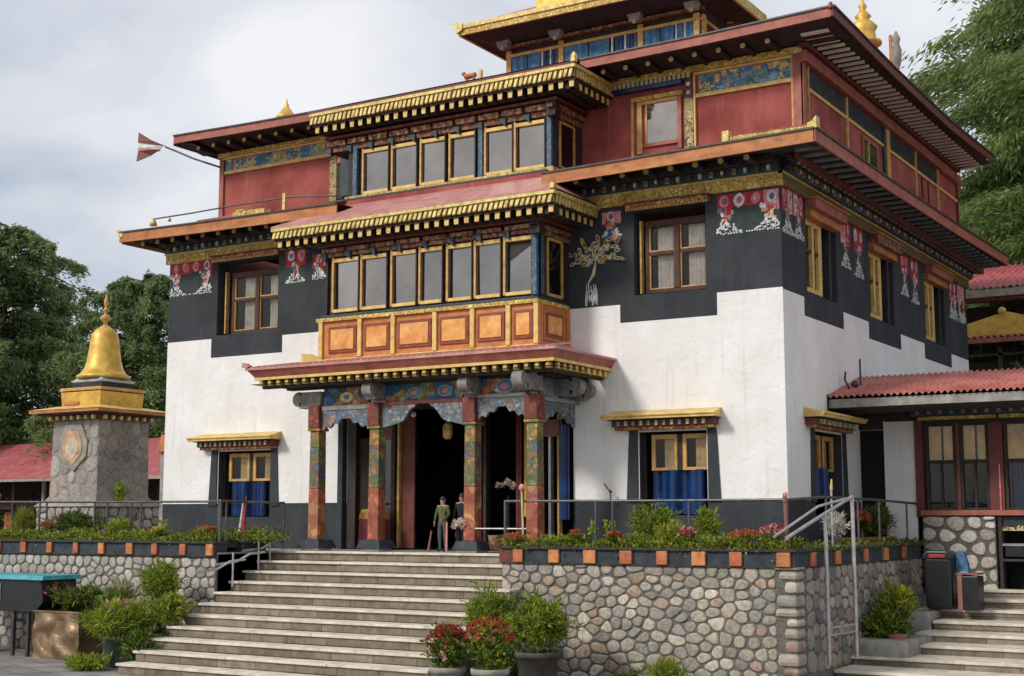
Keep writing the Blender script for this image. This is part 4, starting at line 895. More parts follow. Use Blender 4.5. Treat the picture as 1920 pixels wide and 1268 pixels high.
q.prism([(ex0-.20, ez+.30), (ex0-.08, ez+.22), (ex0-.02, ez+.03), (ex0+.12, ez+.10), (ex0+.12, ez+.24)], ey0-.09, ey0+.03, 'gold'); q.build('gilt_edge', PVo, .005)
q = MB(); q.box(-6.42, -4.0, 2.9, 4.8, 11.10, 11.16, 'gold'); q.box(-6.38, -4.04, 2.93, 4.77, 11.161, 11.5, 'gold_leaf'); q.box(-6.5, -3.9, 2.85, 4.85, 11.501, 11.6, 'gold'); q.build('roof_lantern', PVo, .01)

# ================================================================== PORCH
PO = MB(); pf, pz = -2.1, 3.28
# roof: pink sheet, maroon board, gold strip, dentils
hip(PO, -9.62, -3.06, pf, pz+.03, -9.1, -3.6, -.9, 3.50, 'pink_roof', zs=3.02)
PO.quad((-3.06, pf, pz+.03), (-3.06, -.002, pz+.03), (-3.9, -.002, 3.52), (-3.6, -.9, 3.50), 'pink_roof'); PO.quad((-9.62, -.002, pz+.03), (-9.62, pf, pz+.03), (-9.1, -.9, 3.5), (-8.9, -.002, 3.5), 'pink_roof')
PO.box(-9.64, -3.04, pf-.02, pf+.04, pz-.01, pz+.029, 'pink_roof'); PO.box(-3.10, -3.04, pf+.041, -.002, pz-.01, pz+.029, 'pink_roof')
for k in range(48):
    u = -9.5+k*.134; PO.add([(u-.03, pf-.02, pz+.03), (u+.03, pf-.02, pz+.03), (u, pf-.02, pz+.055), (u-.03+.05*(0), -.95, 3.50), (u+.03, -.95, 3.50), (u, -.95, 3.525)], [(0, 1, 2), (0, 2, 5, 3), (1, 4, 5, 2)], 'pink_roof')
POo = PO.build('porch_roof', B); POo['label'] = 'pink sheet roof of the porch with a row of gold blocks below'
q = MB(); q.add([(-9.60, pf+.0, pz-.01), (-3.07, pf+.0, pz-.01), (-3.14, pf+.10, pz-.14), (-9.5, pf+.10, pz-.14), (-9.5, -.01, pz-.14), (-3.14, -.002, pz-.14), (-3.07, -.002, pz-.01), (-9.6, -.002, pz-.01)], [(0, 3, 2, 1), (1, 2, 5, 6), (0, 7, 4, 3)], 'red_fascia')
q.box(-9.5, -3.14, pf+.09, pf+.16, pz-.19, pz-.141, 'yellow_trim'); q.box(-3.20, -3.13, pf+.161, -.002, pz-.19, pz-.141, 'yellow_trim'); q.build('fascia', POo)
q = MB(); n = 31
q.box(-9.44, -3.22, pf+.24, pf+.34, 2.94, pz-.14, 'dark_wood')
for i in range(n): u = -9.38+i*.2035; q.box(u-.045, u+.045, pf+.13, pf+.239, 2.985, 3.08, 'yellow_trim', tx=.012)
for i in range(9): u = pf+.32+i*.205; q.box(-3.28, -3.17, u-.045, u+.045, 2.985, 3.08, 'yellow_trim', ty=.012)
q.box(-3.38, -3.29, pf+.34, -.002, 2.94, pz-.14, 'dark_wood'); q.build('dentil_row', POo, .004)
q = MB(); q.prism([(-8.95, 3.42), (-8.95, 3.62), (-8.75, 3.60), (-8.55, 3.50), (-8.2, 3.44), (-8.2, 3.42)], -1.35, -1.25, 'yellow_trim'); 
q.prism([(-9.72, 3.33), (-9.62, 3.31), (-9.52, 3.35), (-9.6, 3.40), (-9.70, 3.42)], pf-.03, pf+.05, 'pink_roof'); q.build('eave_ornament', POo)

cy = -1.4; cols = [-8.47, -7.11, -5.08, -3.85]
def column(x, y, parent):
    q = MB(); q.box(x-.20, x+.20, y-.20, y+.20, -.002, .04, 'step_stone'); q.box(x-.26, x+.26, y-.26, y+.26, .041, .19, 'band_blue', tx=.05, ty=.05); c = q.build('column', parent, .01)
    q = MB(); q.box(x-.116, x+.116, y-.116, y+.116, .191, 1.10, 'column_orange', tx=.006, ty=.006)
    q.box(x-.110, x+.110, y-.110, y+.110, 1.101, 1.85, 'column_ornament', tx=.004, ty=.004); q.box(x-.106, x+.106, y-.106, y+.106, 1.851, 2.15, 'column_gold', tx=.003, ty=.003); q.build('shaft', c, .012)
    q = MB(); q.box(x-.14, x+.14, y-.14, y+.14, 2.151, 2.20, 'column_gold'); q.box(x-.125, x+.125, y-.15, y+.125, 2.201, 2.62, 'column_cap'); q.build('capital', c, .01)
for x in cols: column(x, cy, B)
# beams between columns, scalloped cloud carvings, painted boards
def scallop(u0, u1, zt, drop, T, n=2):
    pts = [(u0, zt), (u1, zt)]; m = 26
    for i in range(m+1):
        t = 1-i/m; u = u0+(u1-u0)*t
        s_ = abs(math.sin(math.pi*t*1)); # deep at ends, pointed arch in the middle
        a = abs(2*t-1); z = zt-drop*(.35+.65*(a**.8))-.03*math.cos(6*math.pi*a)
        pts.append((u, z))
    q = MB(T); q.prism(pts, 0, .06, 'cloud_carving'); return q
def spandrel(u0, u1, zt, drop, T):
    q = MB(T); w = (u1-u0)
    for sgn, ua in ((1, u0), (-1, u1)):
        pts = [(ua, zt), (ua+sgn*w*.42, zt)]
        m = 12
        for i in range(m+1):
            t = i/m; pts.append((ua+sgn*w*(.40-.28*t), zt-drop*(.12+.80*math.sin(t*math.pi/2)**1.2)+.02*math.sin(t*9)))
        pts.append((ua, zt-drop)); q.prism(pts if sgn < 0 else pts[::-1], 0, .06, 'cloud_carving')
    return q
fT = lambda v: (v[0], cy-.06+v[1], v[2])
scallop(-8.34, -7.24, 2.52, .36, fT).build('cloud_bracket', B); spandrel(-6.98, -5.21, 2.56, .40, fT).build('cloud_bracket', B); scallop(-4.95, -3.98, 2.60, .36, fT).build('cloud_bracket', B)
sT = lambda v: (-3.80-v[1], v[0], v[2])
scallop(-1.27, -.12, 2.52, .36, sT).build('cloud_bracket', B)
fp('porch_beam', [(-8.34, -7.24, cy-.08, cy+.1, 2.521, 2.60, 'grey_carving'), (-6.98, -5.21, cy-.08, cy+.1, 2.561, 2.62, 'column_cap'), (-4.95, -3.98, cy-.08, cy+.1, 2.601, 2.66, 'grey_carving'), (-3.92, -3.77, -1.27, -.002, 2.53, 2.60, 'grey_carving')])
fp('painted_board', [(-8.34, -7.3, cy-.02, cy+.05, 2.601, 2.93, 'porch_painting'), (-6.95, -5.3, cy-.02, cy+.05, 2.621, 2.93, 'porch_painting'), (-4.9, -3.98, cy-.02, cy+.05, 2.661, 2.93, 'porch_painting'), (-3.88, -3.83, -1.25, -.1, 2.601, 2.93, 'cloud_carving')], .01)
def medallion(u, z, r, m1, m2):
    q = MB()
    for k, (rr, mm) in enumerate(((r, 'frieze_cream'), (r*.88, m1), (r*.45, m2))):
        vs = [(u+rr*1.5*math.cos(i*.3927)*(1 if abs(math.cos(i*.3927)) < .99 else 1), cy-.025-.006*k, z+rr*math.sin(i*.3927)) for i in range(16)]
        vs2 = [(a, cy-.02, c) for a, b, c in vs]; q.add(vs+vs2, [tuple(range(16))]+[(i, 16+i, 16+(i+1) % 16, (i+1) % 16) for i in range(16)], mm)
    q.build('medallion', B)
medallion(-4.42, 2.79, .12, 'frieze_blue', 'frieze_pink'); medallion(-6.3, 2.76, .10, 'curtain_sky', 'frieze_orange'); medallion(-5.65, 2.77, .10, 'frieze_blue', 'frieze_orange'); medallion(-7.8, 2.75, .10, 'gold', 'frieze_blue')
fp('porch_lintel', [(-9.2, -3.6, cy-.06, cy+.12, 2.931, 3.01, 'dark_wood'), (-3.9, -3.6, -1.27, -.002, 2.931, 3.01, 'dark_wood')])
# scroll-nosed beam ends
def scroll(x, z, y0, y1, r=.13, T=None):
    q = MB(T); q.box(x-.10, x+.10, y0+.15, y1, z-.14, z+.16, 'grey_carving')
    n = 14; pts = []
    for i in range(n+1):
        a = math.pi*.5+math.pi*1.1*i/n; pts.append((y0+.14+r*1.1*math.cos(a), z+.03+r*math.sin(a)))
    pts = [(y0+.2, z+.16)]+pts+[(y0+.2, z-.14)]
    vs = [(x-.10, a, b) for a, b in pts]+[(x+.10, a, b) for a, b in pts]; m = len(pts)
    q.add(vs, [tuple(range(m)), tuple(range(m, 2*m))[::-1]]+[(i, m+i, m+(i+1) % m, (i+1) % m) for i in range(m)], 'grey_carving')
    for xx in (x-.10, x+.10): q.cyl((xx-.012, y0+.13, z+.03), (xx+.012, y0+.13, z+.03), .085, .085, 12, 'ledge_stone'); q.cyl((xx-.02, y0+.13, z+.03), (xx+.02, y0+.13, z+.03), .04, .04, 10, 'grey_carving')
    return q.build('scroll_corbel', B, .012)
for x in (-7.05, -5.02): scroll(x, 2.80, cy-.45, cy+.1)
scroll(-3.86, 2.82, cy-.55, cy+.1, .16)
def sideT(v): return (-3.86-(v[1]-cy), -.55+(v[0]+3.86), v[2])
scroll(-3.86, 2.78, cy-.45, cy+.1, .15, sideT)
scroll(-3.30, 2.74, cy-.42, cy+.1, .13, lambda v: (-3.86-(v[1]-cy), -.62+(v[0]+3.86), v[2]))
def leftT(v): return (-8.47+(v[1]-cy), -1.38-(v[0]+3.86), v[2])
scroll(-3.86, 2.72, cy-.55, cy+.1, .14, leftT); scroll(-4.16, 2.66, cy-.50, cy+.1, .12, leftT)
# entrance wall inside the porch
fp('doorway', [(-8.84, -8.64, -.06, .1, 0, 2.6, 'dark_wood'), (-8.64, -8.30, .04, .1, 0, 2.1, 'interior'), (-8.30, -8.22, -.04, .1, 0, 2.6, 'maroon'), (-7.80, -7.72, -.05, .1, 0, 2.6, 'dark_wood'), (-7.66, -7.61, -.06, .08, .02, 2.55, 'ochre_wood'), (-7.58, -7.3, .0, .06, .02, 2.5, 'maroon'),
   (-5.95, -5.78, -.04, .1, 0, 2.6, 'maroon'), (-5.74, -5.68, -.05, .1, 0, 2.6, 'dark_wood'), (-4.62, -4.5, -.04, .1, 0, 2.6, 'dark_wood'), (-4.40, -4.35, -.02, .1, 0, 2.3, 'steel'), (-4.22, -4.18, -.02, .1, 0, 2.4, 'ochre_wood'), (-8.86, -3.9, -.02, .1, 2.6, 2.72, 'dark_wood'), (-4.5, -4.18, -.03, .02, 2.0, 2.3, 'maroon_box')], .006)
d1 = fp('door', [(-8.20, -7.82, .02, .07, .02, .75, 'maroon'), (-8.20, -7.82, .02, .07, 2.05, 2.5, 'maroon_box'), (-8.20, -8.15, .02, .07, .75, 2.05, 'maroon'), (-7.87, -7.82, .02, .07, .75, 2.05, 'maroon')], .006)
fp('pane', [(-8.15, -7.87, .04, .05, .75, 2.05, 'window_glass')], 0, parent=d1)
curtain('curtain', -5.02, -4.90, .05, 2.45, -.10, 'curtain_maroon', B, None, 2, .02); curtain('curtain', -4.84, -4.74, .6, 2.35, -.12, 'yellow_cloth', B, None, 2, .02)
curtain('curtain', -4.14, -3.92, .55, 2.2, -.10, 'curtain_blue', B, None, 3, .03)
fp('doorway', [(-9.02, -8.9, -.14, -.002, 0, 2.55, 'dark_plaster')])

# ---- lower windows with their gilded hoods and dark surrounds
def hooded(u0, u1, z0, z1, T, hood=True, w0=None, w1=None):
    q = MB(T); ww = .2
    q.prism([(u0-.24, z0-.06), (u0-.02, z0-.06), (u0-.02, z1+.05), (u0-.18, z1+.05)], -.03, -.002, 'dark_plaster')
    q.prism([(u1+.02, z0-.06), (u1+.24, z0-.06), (u1+.18, z1+.05), (u1+.02, z1+.05)], -.03, -.002, 'dark_plaster')
    win = q.build('window', B, .005)
    q = MB(T); y = .14; zb = z0+(z1-z0)*.42
    a0 = u0+.16; b0 = u1-.03; mid = (a0+b0)/2
    for a, b in ((a0, mid-.05), (mid+.05, b0)):
        q.box(a, a+.07, y, y+.07, zb, z1-.04, 'ochre_wood'); q.box(b-.055, b, y, y+.07, zb, z1-.04, 'ochre_wood'); q.box(a+.07, b-.055, y, y+.07, zb, zb+.05, 'ochre_wood'); q.box(a+.07, b-.055, y, y+.07, z1-.12, z1-.04, 'ochre_wood')
    q.box(mid-.049, mid+.049, y+.01, y+.06, zb, z1-.04, 'dark_wood'); q.box(u0, u0+.05, y, y+.05, z0, z1, 'dark_wood'); q.build('sash', win, .006)
    for a, b in ((a0, mid-.05), (mid+.05, b0)):
        q = MB(T); q.quad((a+.07, y+.04, zb+.05), (b-.055, y+.04, zb+.05), (b-.055, y+.04, z1-.12), (a+.07, y+.04, z1-.12), 'window_glass'); q.build('pane', win)
        curtain('curtain', a+.07+(b-a)*.25, b-.04, zb+.03, z1-.1, y+.12, 'curtain_tan', win, T, 3, .012)
    # hood
    q = MB(T); h0 = u0-.55; h1 = u1+.32; zz = z1+.03
    q.box(h0+.16, h1-.14, -.16, -.002, zz, zz+.055, 'gold_red_carved'); q.box(h0+.12, h1-.1, -.20, -.002, zz+.056, zz+.16, 'maroon')
    n = int((h1-h0-.3)/.14)
    for i in range(n): a = h0+.2+(i+.5)*(h1-h0-.4)/n; q.box(a-.024, a+.024, -.25, -.20, zz+.065, zz+.15, 'frieze_cream' if i % 2 else 'grey_carving')
    q.add([(h0, -.36, zz+.175), (h1, -.36, zz+.175), (h1, -.36, zz+.24), (h0, -.36, zz+.24), (h0+.08, -.002, zz+.175), (h1-.05, -.002, zz+.175), (h1-.05, -.002, zz+.34), (h0+.08, -.002, zz+.34)],
          [(0, 1, 2, 3), (3, 2, 6, 7), (0, 4, 5, 1), (1, 5, 6, 2), (0, 3, 7, 4)], 'yellow_trim')
    q.cyl((h0, -.36, zz+.24), (h1, -.36, zz+.235), .028, .028, 8, 'yellow_trim')
    q.box(h0+.08, h1-.06, -.28, -.002, zz+.161, zz+.174, 'dark_wood'); q.build('window_hood', win, .005)
    return win
lw1 = hooded(-2.62, -1.38, .90, 2.02, None)
curtain('blue_blind', -2.46, -1.50, .64, 1.38, .17, 'curtain_blue', lw1, None, 2, .07, .0)
lw2 = hooded(-12.24, -10.84, .88, 1.93, None)
curtain('blue_blind', -12.0, -11.05, .62, 1.32, .13, 'curtain_blue', lw2, None, 2, .08, .0)
lw3 = hooded(1.3, 2.72, .90, 2.03, side)
curtain('blue_blind', 1.33, 2.2, .90, 1.42, .08, 'curtain_blue', lw3, side, 3, .03, .03)

# wire-thin things on the wall and finials on the roofs
# ================================================================== THINGS ON THE ROOFS
def finial(name, label, x, y, z, s, group=None, prof=None, m='gold_leaf'):
    q = MB(); prof = prof or [(.30, 0), (.32, .04), (.26, .07), (.30, .12), (.20, .26), (.09, .40), (.05, .46), (.09, .52), (.05, .58), (.02, .66), (.035, .72), (.0, .84)]
    q.lathe([(max(.002, r*s), z_*s) for r, z_ in prof], x, y, z, 20, m)
    b = MB(); b.box(x-.22*s, x+.22*s, y-.22*s, y+.22*s, z-.45, z, 'clay_grey' if s < 1 else 'gold_leaf'); r = thing(name, label, 'finial', (x, y, z-.45), group)
    q.build('bell', r); b.build('pedestal', r, .01); return r
finial('roof_finial', 'small gilded bell finial on the left end of the top roof', -12.62, 2.3, 9.60, .80, prof=[(.30, 0), (.31, .05), (.27, .10), (.20, .19), (.12, .30), (.06, .38), (.07, .42), (.04, .47), (.025, .54), (.0, .62)])
finial('roof_finial', 'large gilded pinnacle standing on the right edge of the top roof', -.24, 5.6, 10.02, 1.05, prof=[(.26, 0), (.34, .05), (.34, .10), (.24, .14), (.22, .30), (.27, .40), (.16, .52), (.10, .56), (.16, .62), (.09, .70), (.05, .76), (.085, .82), (.04, .90), (.02, .98), (.0, 1.08)])
r = thing('roof_statue', 'slim pale and brown ornament behind the roof edge right of the large pinnacle', 'ornament', (.2, 6.8, 9.6))
q = MB(); q.lathe([(.08, 0), (.05, .3), (.09, .45), (.11, .7), (.06, .85), (.09, .95), (.02, 1.12)], .08, 6.8, 9.55, 12, 'clay_grey'); q.build('figure', r)
q = MB(); q.box(-.06, .0, 6.75, 6.80, 9.9, 10.60, 'orange_fascia'); q.build('staff', r)
# banner at the pinnacle
r = thing('deer_ornament', 'small orange deer and post ornament above the upper bay roof', 'ornament', (-6.5, 1.0, 8.9))
q = MB(); q.cyl((-6.86, 1.0, 9.26), (-6.62, 1.0, 9.27), .06, .05, 10, 'orange_fascia'); q.ball((-6.90, 1.0, 9.33), .045, 'orange_fascia'); q.cyl((-6.82, 1.0, 9.0), (-6.82, 1.0, 9.24), .03, .03, 8, 'orange_fascia'); q.cyl((-6.66, 1.0, 9.0), (-6.66, 1.0, 9.24), .03, .03, 8, 'orange_fascia'); q.build('deer', r)
q = MB(); q.cyl((-6.50, 1.0, 8.98), (-6.50, 1.0, 9.34), .05, .045, 10, 'yellow_trim'); q.build('post', r)
# pennant on its pole
r = thing('pennant', 'forked dark and white pennant on a thin pole off the red wall corner', 'flag', (-13.68, 1.3, 8.4))
q = MB(); pts = [(-13.66, 1.3, 8.40), (-14.5, 1.3, 8.72), (-15.1, 1.3, 8.99), (-15.4, 1.3, 9.12)]; q.tube(pts, .022, 8, 'dark_metal'); q.build('pole', r)
q = MB()
def flap(a, b, c, d, m, y): q.add([(a[0], y, a[1]), (b[0], y, b[1]), (c[0], y+.05, c[1]), (d[0], y-.03, d[1]), (a[0], y+.02, a[1]), (b[0], y+.02, b[1]), (c[0], y+.07, c[1]), (d[0], y-.01, d[1])], [(0, 1, 2, 3), (7, 6, 5, 4), (0, 4, 5, 1), (1, 5, 6, 2), (2, 6, 7, 3), (3, 7, 4, 0)], m)
flap((-16.30, 9.60), (-15.85, 9.34), (-15.42, 9.15), (-16.28, 9.34), 'maroon', 1.30); flap((-16.28, 9.335), (-15.5, 9.16), (-15.62, 9.10), (-16.27, 9.22), 'frieze_white', 1.29)
flap((-16.27, 9.215), (-15.62, 9.09), (-15.60, 9.05), (-16.26, 9.15), 'frieze_orange', 1.28); flap((-16.26, 9.145), (-15.55, 9.08), (-15.9, 8.99), (-16.28, 8.88), 'maroon', 1.27); q.build('cloth', r)
r = thing('bell_pole', 'thin pole with gilded bells lying along the left lower eave', 'pole', (-11, -.7, 6.6))
q = MB(); q.tube([(-13.62, -.70, 6.84), (-12.6, -.70, 6.84), (-11.4, -.70, 6.86), (-9.9, -.7, 6.86), (-8.7, -.7, 6.74)], .016, 6, 'rail_metal'); q.build('rod', r)
q = MB(); q.lathe([(.085, 0), (.07, .06), (.045, .11), (.03, .15)], -13.62, -.7, 6.70, 12, 'gold'); q.lathe([(.04, 0), (.03, .05), (.015, .08)], -13.15, -.7, 6.74, 10, 'gold'); q.box(-10.05, -9.98, -.72, -.68, 6.6, 6.95, 'gold'); q.build('bell', r)
r = thing('roof_pipe', 'short pale pipe with a bent wire on the far corner of the lean-to roof', 'pipe', (.25, 3, 3.0))
q = MB(); q.cyl((.32, 2.9, 2.9), (.32, 2.9, 3.38), .018, .018, 8, 'dark_metal'); q.tube([(.18, 2.7, 2.85), (.10, 2.7, 3.0), (.12, 2.7, 3.15)], .02, 6, 'dark_metal'); q.ball((.25, 2.8, 2.92), .07, 'dark_metal'); q.build('wire', r)

# ================================================================== CHORTEN
cxs, cys = -15.62, -.10
mat('render_taupe', (.24, .21, .19), (.32, .29, .265), 9, .9, .6, 30)
ch = thing('chorten', 'square stone shrine tower crowned by a golden bell dome', 'shrine', (cxs, cys, 0))
q = MB(); hb, ht = .73, .70
q.box(cxs-.9, cxs+.9, cys-.9, cys+.9, -.05, .82, 'mortar'); q.box(cxs-.95, cxs+.95, cys-.95, cys+.95, .821, .93, 'ledge_stone', tx=.10, ty=.10)
q.box(cxs-hb, cxs+hb, cys-hb, cys+hb, .931, 2.66, 'render_taupe', tx=hb-ht, ty=hb-ht); q.box(cxs-.80, cxs+.80, cys-.80, cys+.80, .925, 1.04, 'render_taupe', tx=.07, ty=.07); q.build('tower', ch)
pal = [(.42, .37, .33), (.48, .43, .38), (.36, .325, .30), (.44, .36, .30), (.32, .295, .275), (.40, .365, .34)]
def chT(v): k = (v[2]-.93)/1.73; s_ = hb-(hb-ht)*k; return (cxs+v[0]*s_/hb, cys-s_+v[1], v[2])
def chTs(v): k = (v[2]-.93)/1.73; s_ = hb-(hb-ht)*k; return (cxs+s_-v[1], cys+v[0]*s_/hb, v[2])
stones(-hb, hb, .95, 2.66, .30, chT, 'stone_facing', ch, 3, .045, .016, pal=pal, rnd=1, aspect=1.1)
stones(-hb, hb, .95, 2.66, .29, chTs, 'stone_facing', ch, 8, .045, .018, pal=[tuple(c*.75 for c in p) for p in pal], rnd=1, aspect=1.0)  # palette darkened to paint shade onto this side of the tower
stones(-.9, .9, .0, .8, .22, lambda v: (cxs+v[0], cys-.9+v[1], v[2]), 'stone_facing', ch, 5, .02, .03, pal=pal); stones(-.9, .9, .0, .8, .22, lambda v: (cxs+.9-v[1], cys+v[0], v[2]), 'stone_facing', ch, 6, .02, .03, pal=pal)
mat('plaque_cream', (.48, .38, .27), (.60, .50, .38), 8, .8, .4)
mat('plaque_orange', (.50, .27, .15), (.62, .42, .26), 8, .8, .4)
def hexa(w_, h_, y0_, y1_, m_, zc=2.06):
    q.prism([(cxs-.02+w_*a, zc+h_*b) for a, b in ((-.55, 1), (.55, 1), (1, .3), (.95, -.35), (.1, -1), (-.95, -.35), (-1, .3))], y0_, y1_, m_)
q = MB(); hexa(.44, .50, cys-.765, cys-.70, 'clay_grey'); hexa(.30, .36, cys-.78, cys-.766, 'plaque_orange'); hexa(.20, .25, cys-.79, cys-.781, 'plaque_cream')
q.build('plaque', ch, .01)
q = MB(); q.box(cxs-.78, cxs+.78, cys-.78, cys+.78, 2.661, 2.76, 'maroon')
for i in range(7):
    for k in (0, 1):
        u = -.66+i*.22
        if k: q.box(cxs+.781, cxs+.86, cys+u-.04, cys+u+.04, 2.66, 2.745, 'gold')
        else: q.box(cxs+u-.04, cxs+u+.04, cys-.86, cys-.781, 2.66, 2.745, 'gold')
q.box(cxs-.95, cxs+.95, cys-.95, cys+.95, 2.761, 2.80, 'dark_wood')
q.build('cornice', ch, .005)
q = MB(); q.box(cxs-1.08, cxs+1.08, cys-1.08, cys+1.08, 2.801, 2.87, 'orange_fascia'); q.box(cxs-1.10, cxs+1.10, cys-1.10, cys+1.10, 2.871, 2.97, 'yellow_trim', tx=.42, ty=.42); q.build('slab', ch, .008)
q = MB(); q.box(cxs-.60, cxs+.60, cys-.60, cys+.60, 2.971, 3.28, 'gold_leaf', tx=-.02, ty=-.02); q.box(cxs-.5, cxs-.05, cys-.64, cys-.61, 3.0, 3.07, 'orange_fascia'); q.box(cxs-.64, cxs+.64, cys-.64, cys+.64, 3.301, 3.37, 'ochre_wood'); q.build('gilded_base', ch, .01)
q = MB(); q.box(cxs-.42, cxs+.42, cys-.42, cys+.42, 3.371, 3.50, 'band_blue', tx=-.03, ty=-.03); q.box(cxs-.46, cxs+.46, cys-.46, cys+.46, 3.501, 3.545, 'frieze_white', tx=-.03, ty=-.03); q.box(cxs-.45, cxs+.45, cys-.45, cys+.45, 3.546, 3.61, 'light_blue', tx=.06, ty=.06); q.build('neck', ch, .01)
q = MB(); q.lathe([(.56, 3.60), (.58, 3.62), (.575, 3.66), (.50, 3.70), (.42, 3.82), (.365, 4.0), (.33, 4.25), (.30, 4.50), (.265, 4.61), (.19, 4.70), (.09, 4.765), (.05, 4.80)], cxs, cys, 0, 40, 'gold_leaf'); q.build('bell_dome', ch)
q = MB(); q.lathe([(.05, 4.80), (.035, 4.86), (.09, 4.90), (.13, 4.95), (.08, 5.0), (.035, 5.04), (.025, 5.08), (.075, 5.12), (.04, 5.17), (.02, 5.20), (.05, 5.26), (.045, 5.34), (.005, 5.48)], cxs, cys, 0, 16, 'ochre_wood'); q.build('spire', ch)

# ================================================================== RETAINING WALLS WITH PLANTERS
rw = thing('planter_wall', 'river stone retaining wall with planter ledge to the right of the stairs', 'wall', (-1.3, -2.3, -1.87))
q = MB(); yf = -2.62; q.box(-3.74, 1.05, yf+.03, -2.0, -1.9, -.1, 'mortar'); q.box(.6, 1.05, -2.0, 3.95, -1.9, -.1, 'mortar'); q.build('core', rw)
stones(-3.74, .76, -1.88, -.10, .158, lambda v: (v[0], yf+.03+v[1], v[2]), 'stone_facing', rw, 11, .011, .022, aspect=1.35, rnd=2, pal=[(.40, .36, .30), (.50, .45, .37), (.33, .305, .265), (.43, .37, .29), (.62, .56, .46), (.29, .27, .24), (.43, .32, .24), (.37, .35, .315), (.36, .32, .265), (.47, .43, .36), (.45, .40, .33), (.33, .31, .28)])
stones(-2.2, 3.9, -1.6, -.12, .20, lambda v: (1.05-v[1], v[0], v[2]), 'stone_facing', rw, 12, .014, .022, rnd=2, pal=[(.34, .31, .28), (.42, .38, .33), (.26, .24, .22), (.36, .29, .24), (.20, .19, .18)])  # darker stone palette puts the side face's shade into the colour
mat('pinkish_stone', (.30, .21, .16), (.40, .29, .22), 7, .85, .5)
mat('stone_tan', (.33, .29, .235), (.44, .39, .32), 7, .85, .6)
mat('stone_grey', (.26, .245, .22), (.36, .34, .30), 7, .85, .6)
mat('stone_pale', (.44, .40, .33), (.56, .51, .43), 7, .85, .6)
rg = random.Random(4); zz = -1.88; k = 0
while zz < -.14:
    h_ = rg.uniform(.12, .20); wd = rg.uniform(.16, .36)
    q = MB(); q.box(1.075-wd, 1.085, yf-.02, yf+.36, zz, min(zz+h_-.014, -.105), ('stone_tan', 'stone_grey', 'pinkish_stone', 'stone_tan', 'pinkish_stone', 'stone_tan', 'stone_pale', 'stone_tan', 'stone_grey', 'stone_pale', 'stone_tan', 'stone_grey')[k % 12], tx=.012, ty=.008)
    q.build('corner_stone', rw, .062); zz += h_; k += 1
def band(parent, u0, u1, T, sq, z0=-.10, z1=.10, seed=1, w=.09):
    q = MB(T); q.box(u0, u1, 0, .30, z0, z1, 'band_blue'); q.box(u0, u1+.03, -.05, .32, z1+.001, z1+.045, 'cap_dark'); q.box(u0, u1, -.015, .0-.001, z0-.03, z0+.005, 'cap_dark'); q.build('painted_band', parent, .006)
    rg = random.Random(seed)
    for s_ in sq:
        q = MB(T); ww = w*rg.uniform(.85, 1.1); q.box(s_-ww, s_+ww, -.05, -.001, z0-.005, z1-.005, rg.choice(('corbel_orange', 'corbel_orange', 'orange_fascia', 'frieze_orange'))); q.build('orange_block', parent, .012)
band(rw, -3.74, 1.06, lambda v: (v[0], yf+v[1], v[2]), [-3.42, -2.78, -2.16, -1.55, -.96, -.38, .19, .90], w=.10)
band(rw, -2.30, 3.95, lambda v: (1.06-v[1], v[0], v[2]), [-1.98, -.9, .44, 1.5, 2.55], w=.11, seed=3)
q = MB(); q.box(-3.70, 1.0, yf+.34, -1.98, .02, .12, 'soil'); q.box(.45, .72, -1.97, 3.9, .02, .12, 'soil'); q.build('soil', rw)
q = MB(); q.box(-3.78, -3.52, yf-.01, yf+.2, -.11, .09, 'maroon'); q.build('orange_block', rw, .01)

lw = thing('planter_wall', 'lower river stone wall with planter ledge left of the stairs below the golden shrine', 'wall', (-12.3, -3.0, -1.87))
yl = -3.20
q = MB(); q.box(-15.6, -9.24, yl+.03, -2.6, -1.9, -.1, 'mortar'); q.build('core', lw)
stones(-15.6, -9.24, -1.88, -.12, .185, lambda v: (v[0], yl+.03+v[1], v[2]), 'stone_facing', lw, 21, .014, .022, rnd=2, pal=[(.48, .45, .40), (.56, .53, .47), (.38, .36, .33), (.50, .45, .37), (.42, .40, .37)])
q = MB(); q.box(-9.24, -9.20, yl+.03, -1.8, -1.9, -.05, 'dark_plaster'); q.build('side_face', lw)
band(lw, -15.5, -9.24, lambda v: (v[0], yl+v[1], v[2]), [-14.17, -13.43, -12.71, -12.03, -11.30, -10.67, -9.98, -9.34, -14.9], z0=-.07, z1=.13, seed=6, w=.075)
q = MB(); q.box(-15.4, -9.3, yl+.35, -2.55, .06, .15, 'soil'); q.build('soil', lw)
# dark stepped pedestal at the head of the stairs, with its shelf of plants
pd = thing('stair_pedestal', 'dark stepped block with a shelf between the left planter and the porch', 'pedestal', (-9.6, -2.3, 0))
q = MB(); q.box(-10.0, -9.22, -2.5, -1.9, -.019, .14, 'band_blue'); q.box(-10.0, -9.1, -2.55, -1.6, .141, .19, 'cap_dark'); q.build('block', pd, .01)

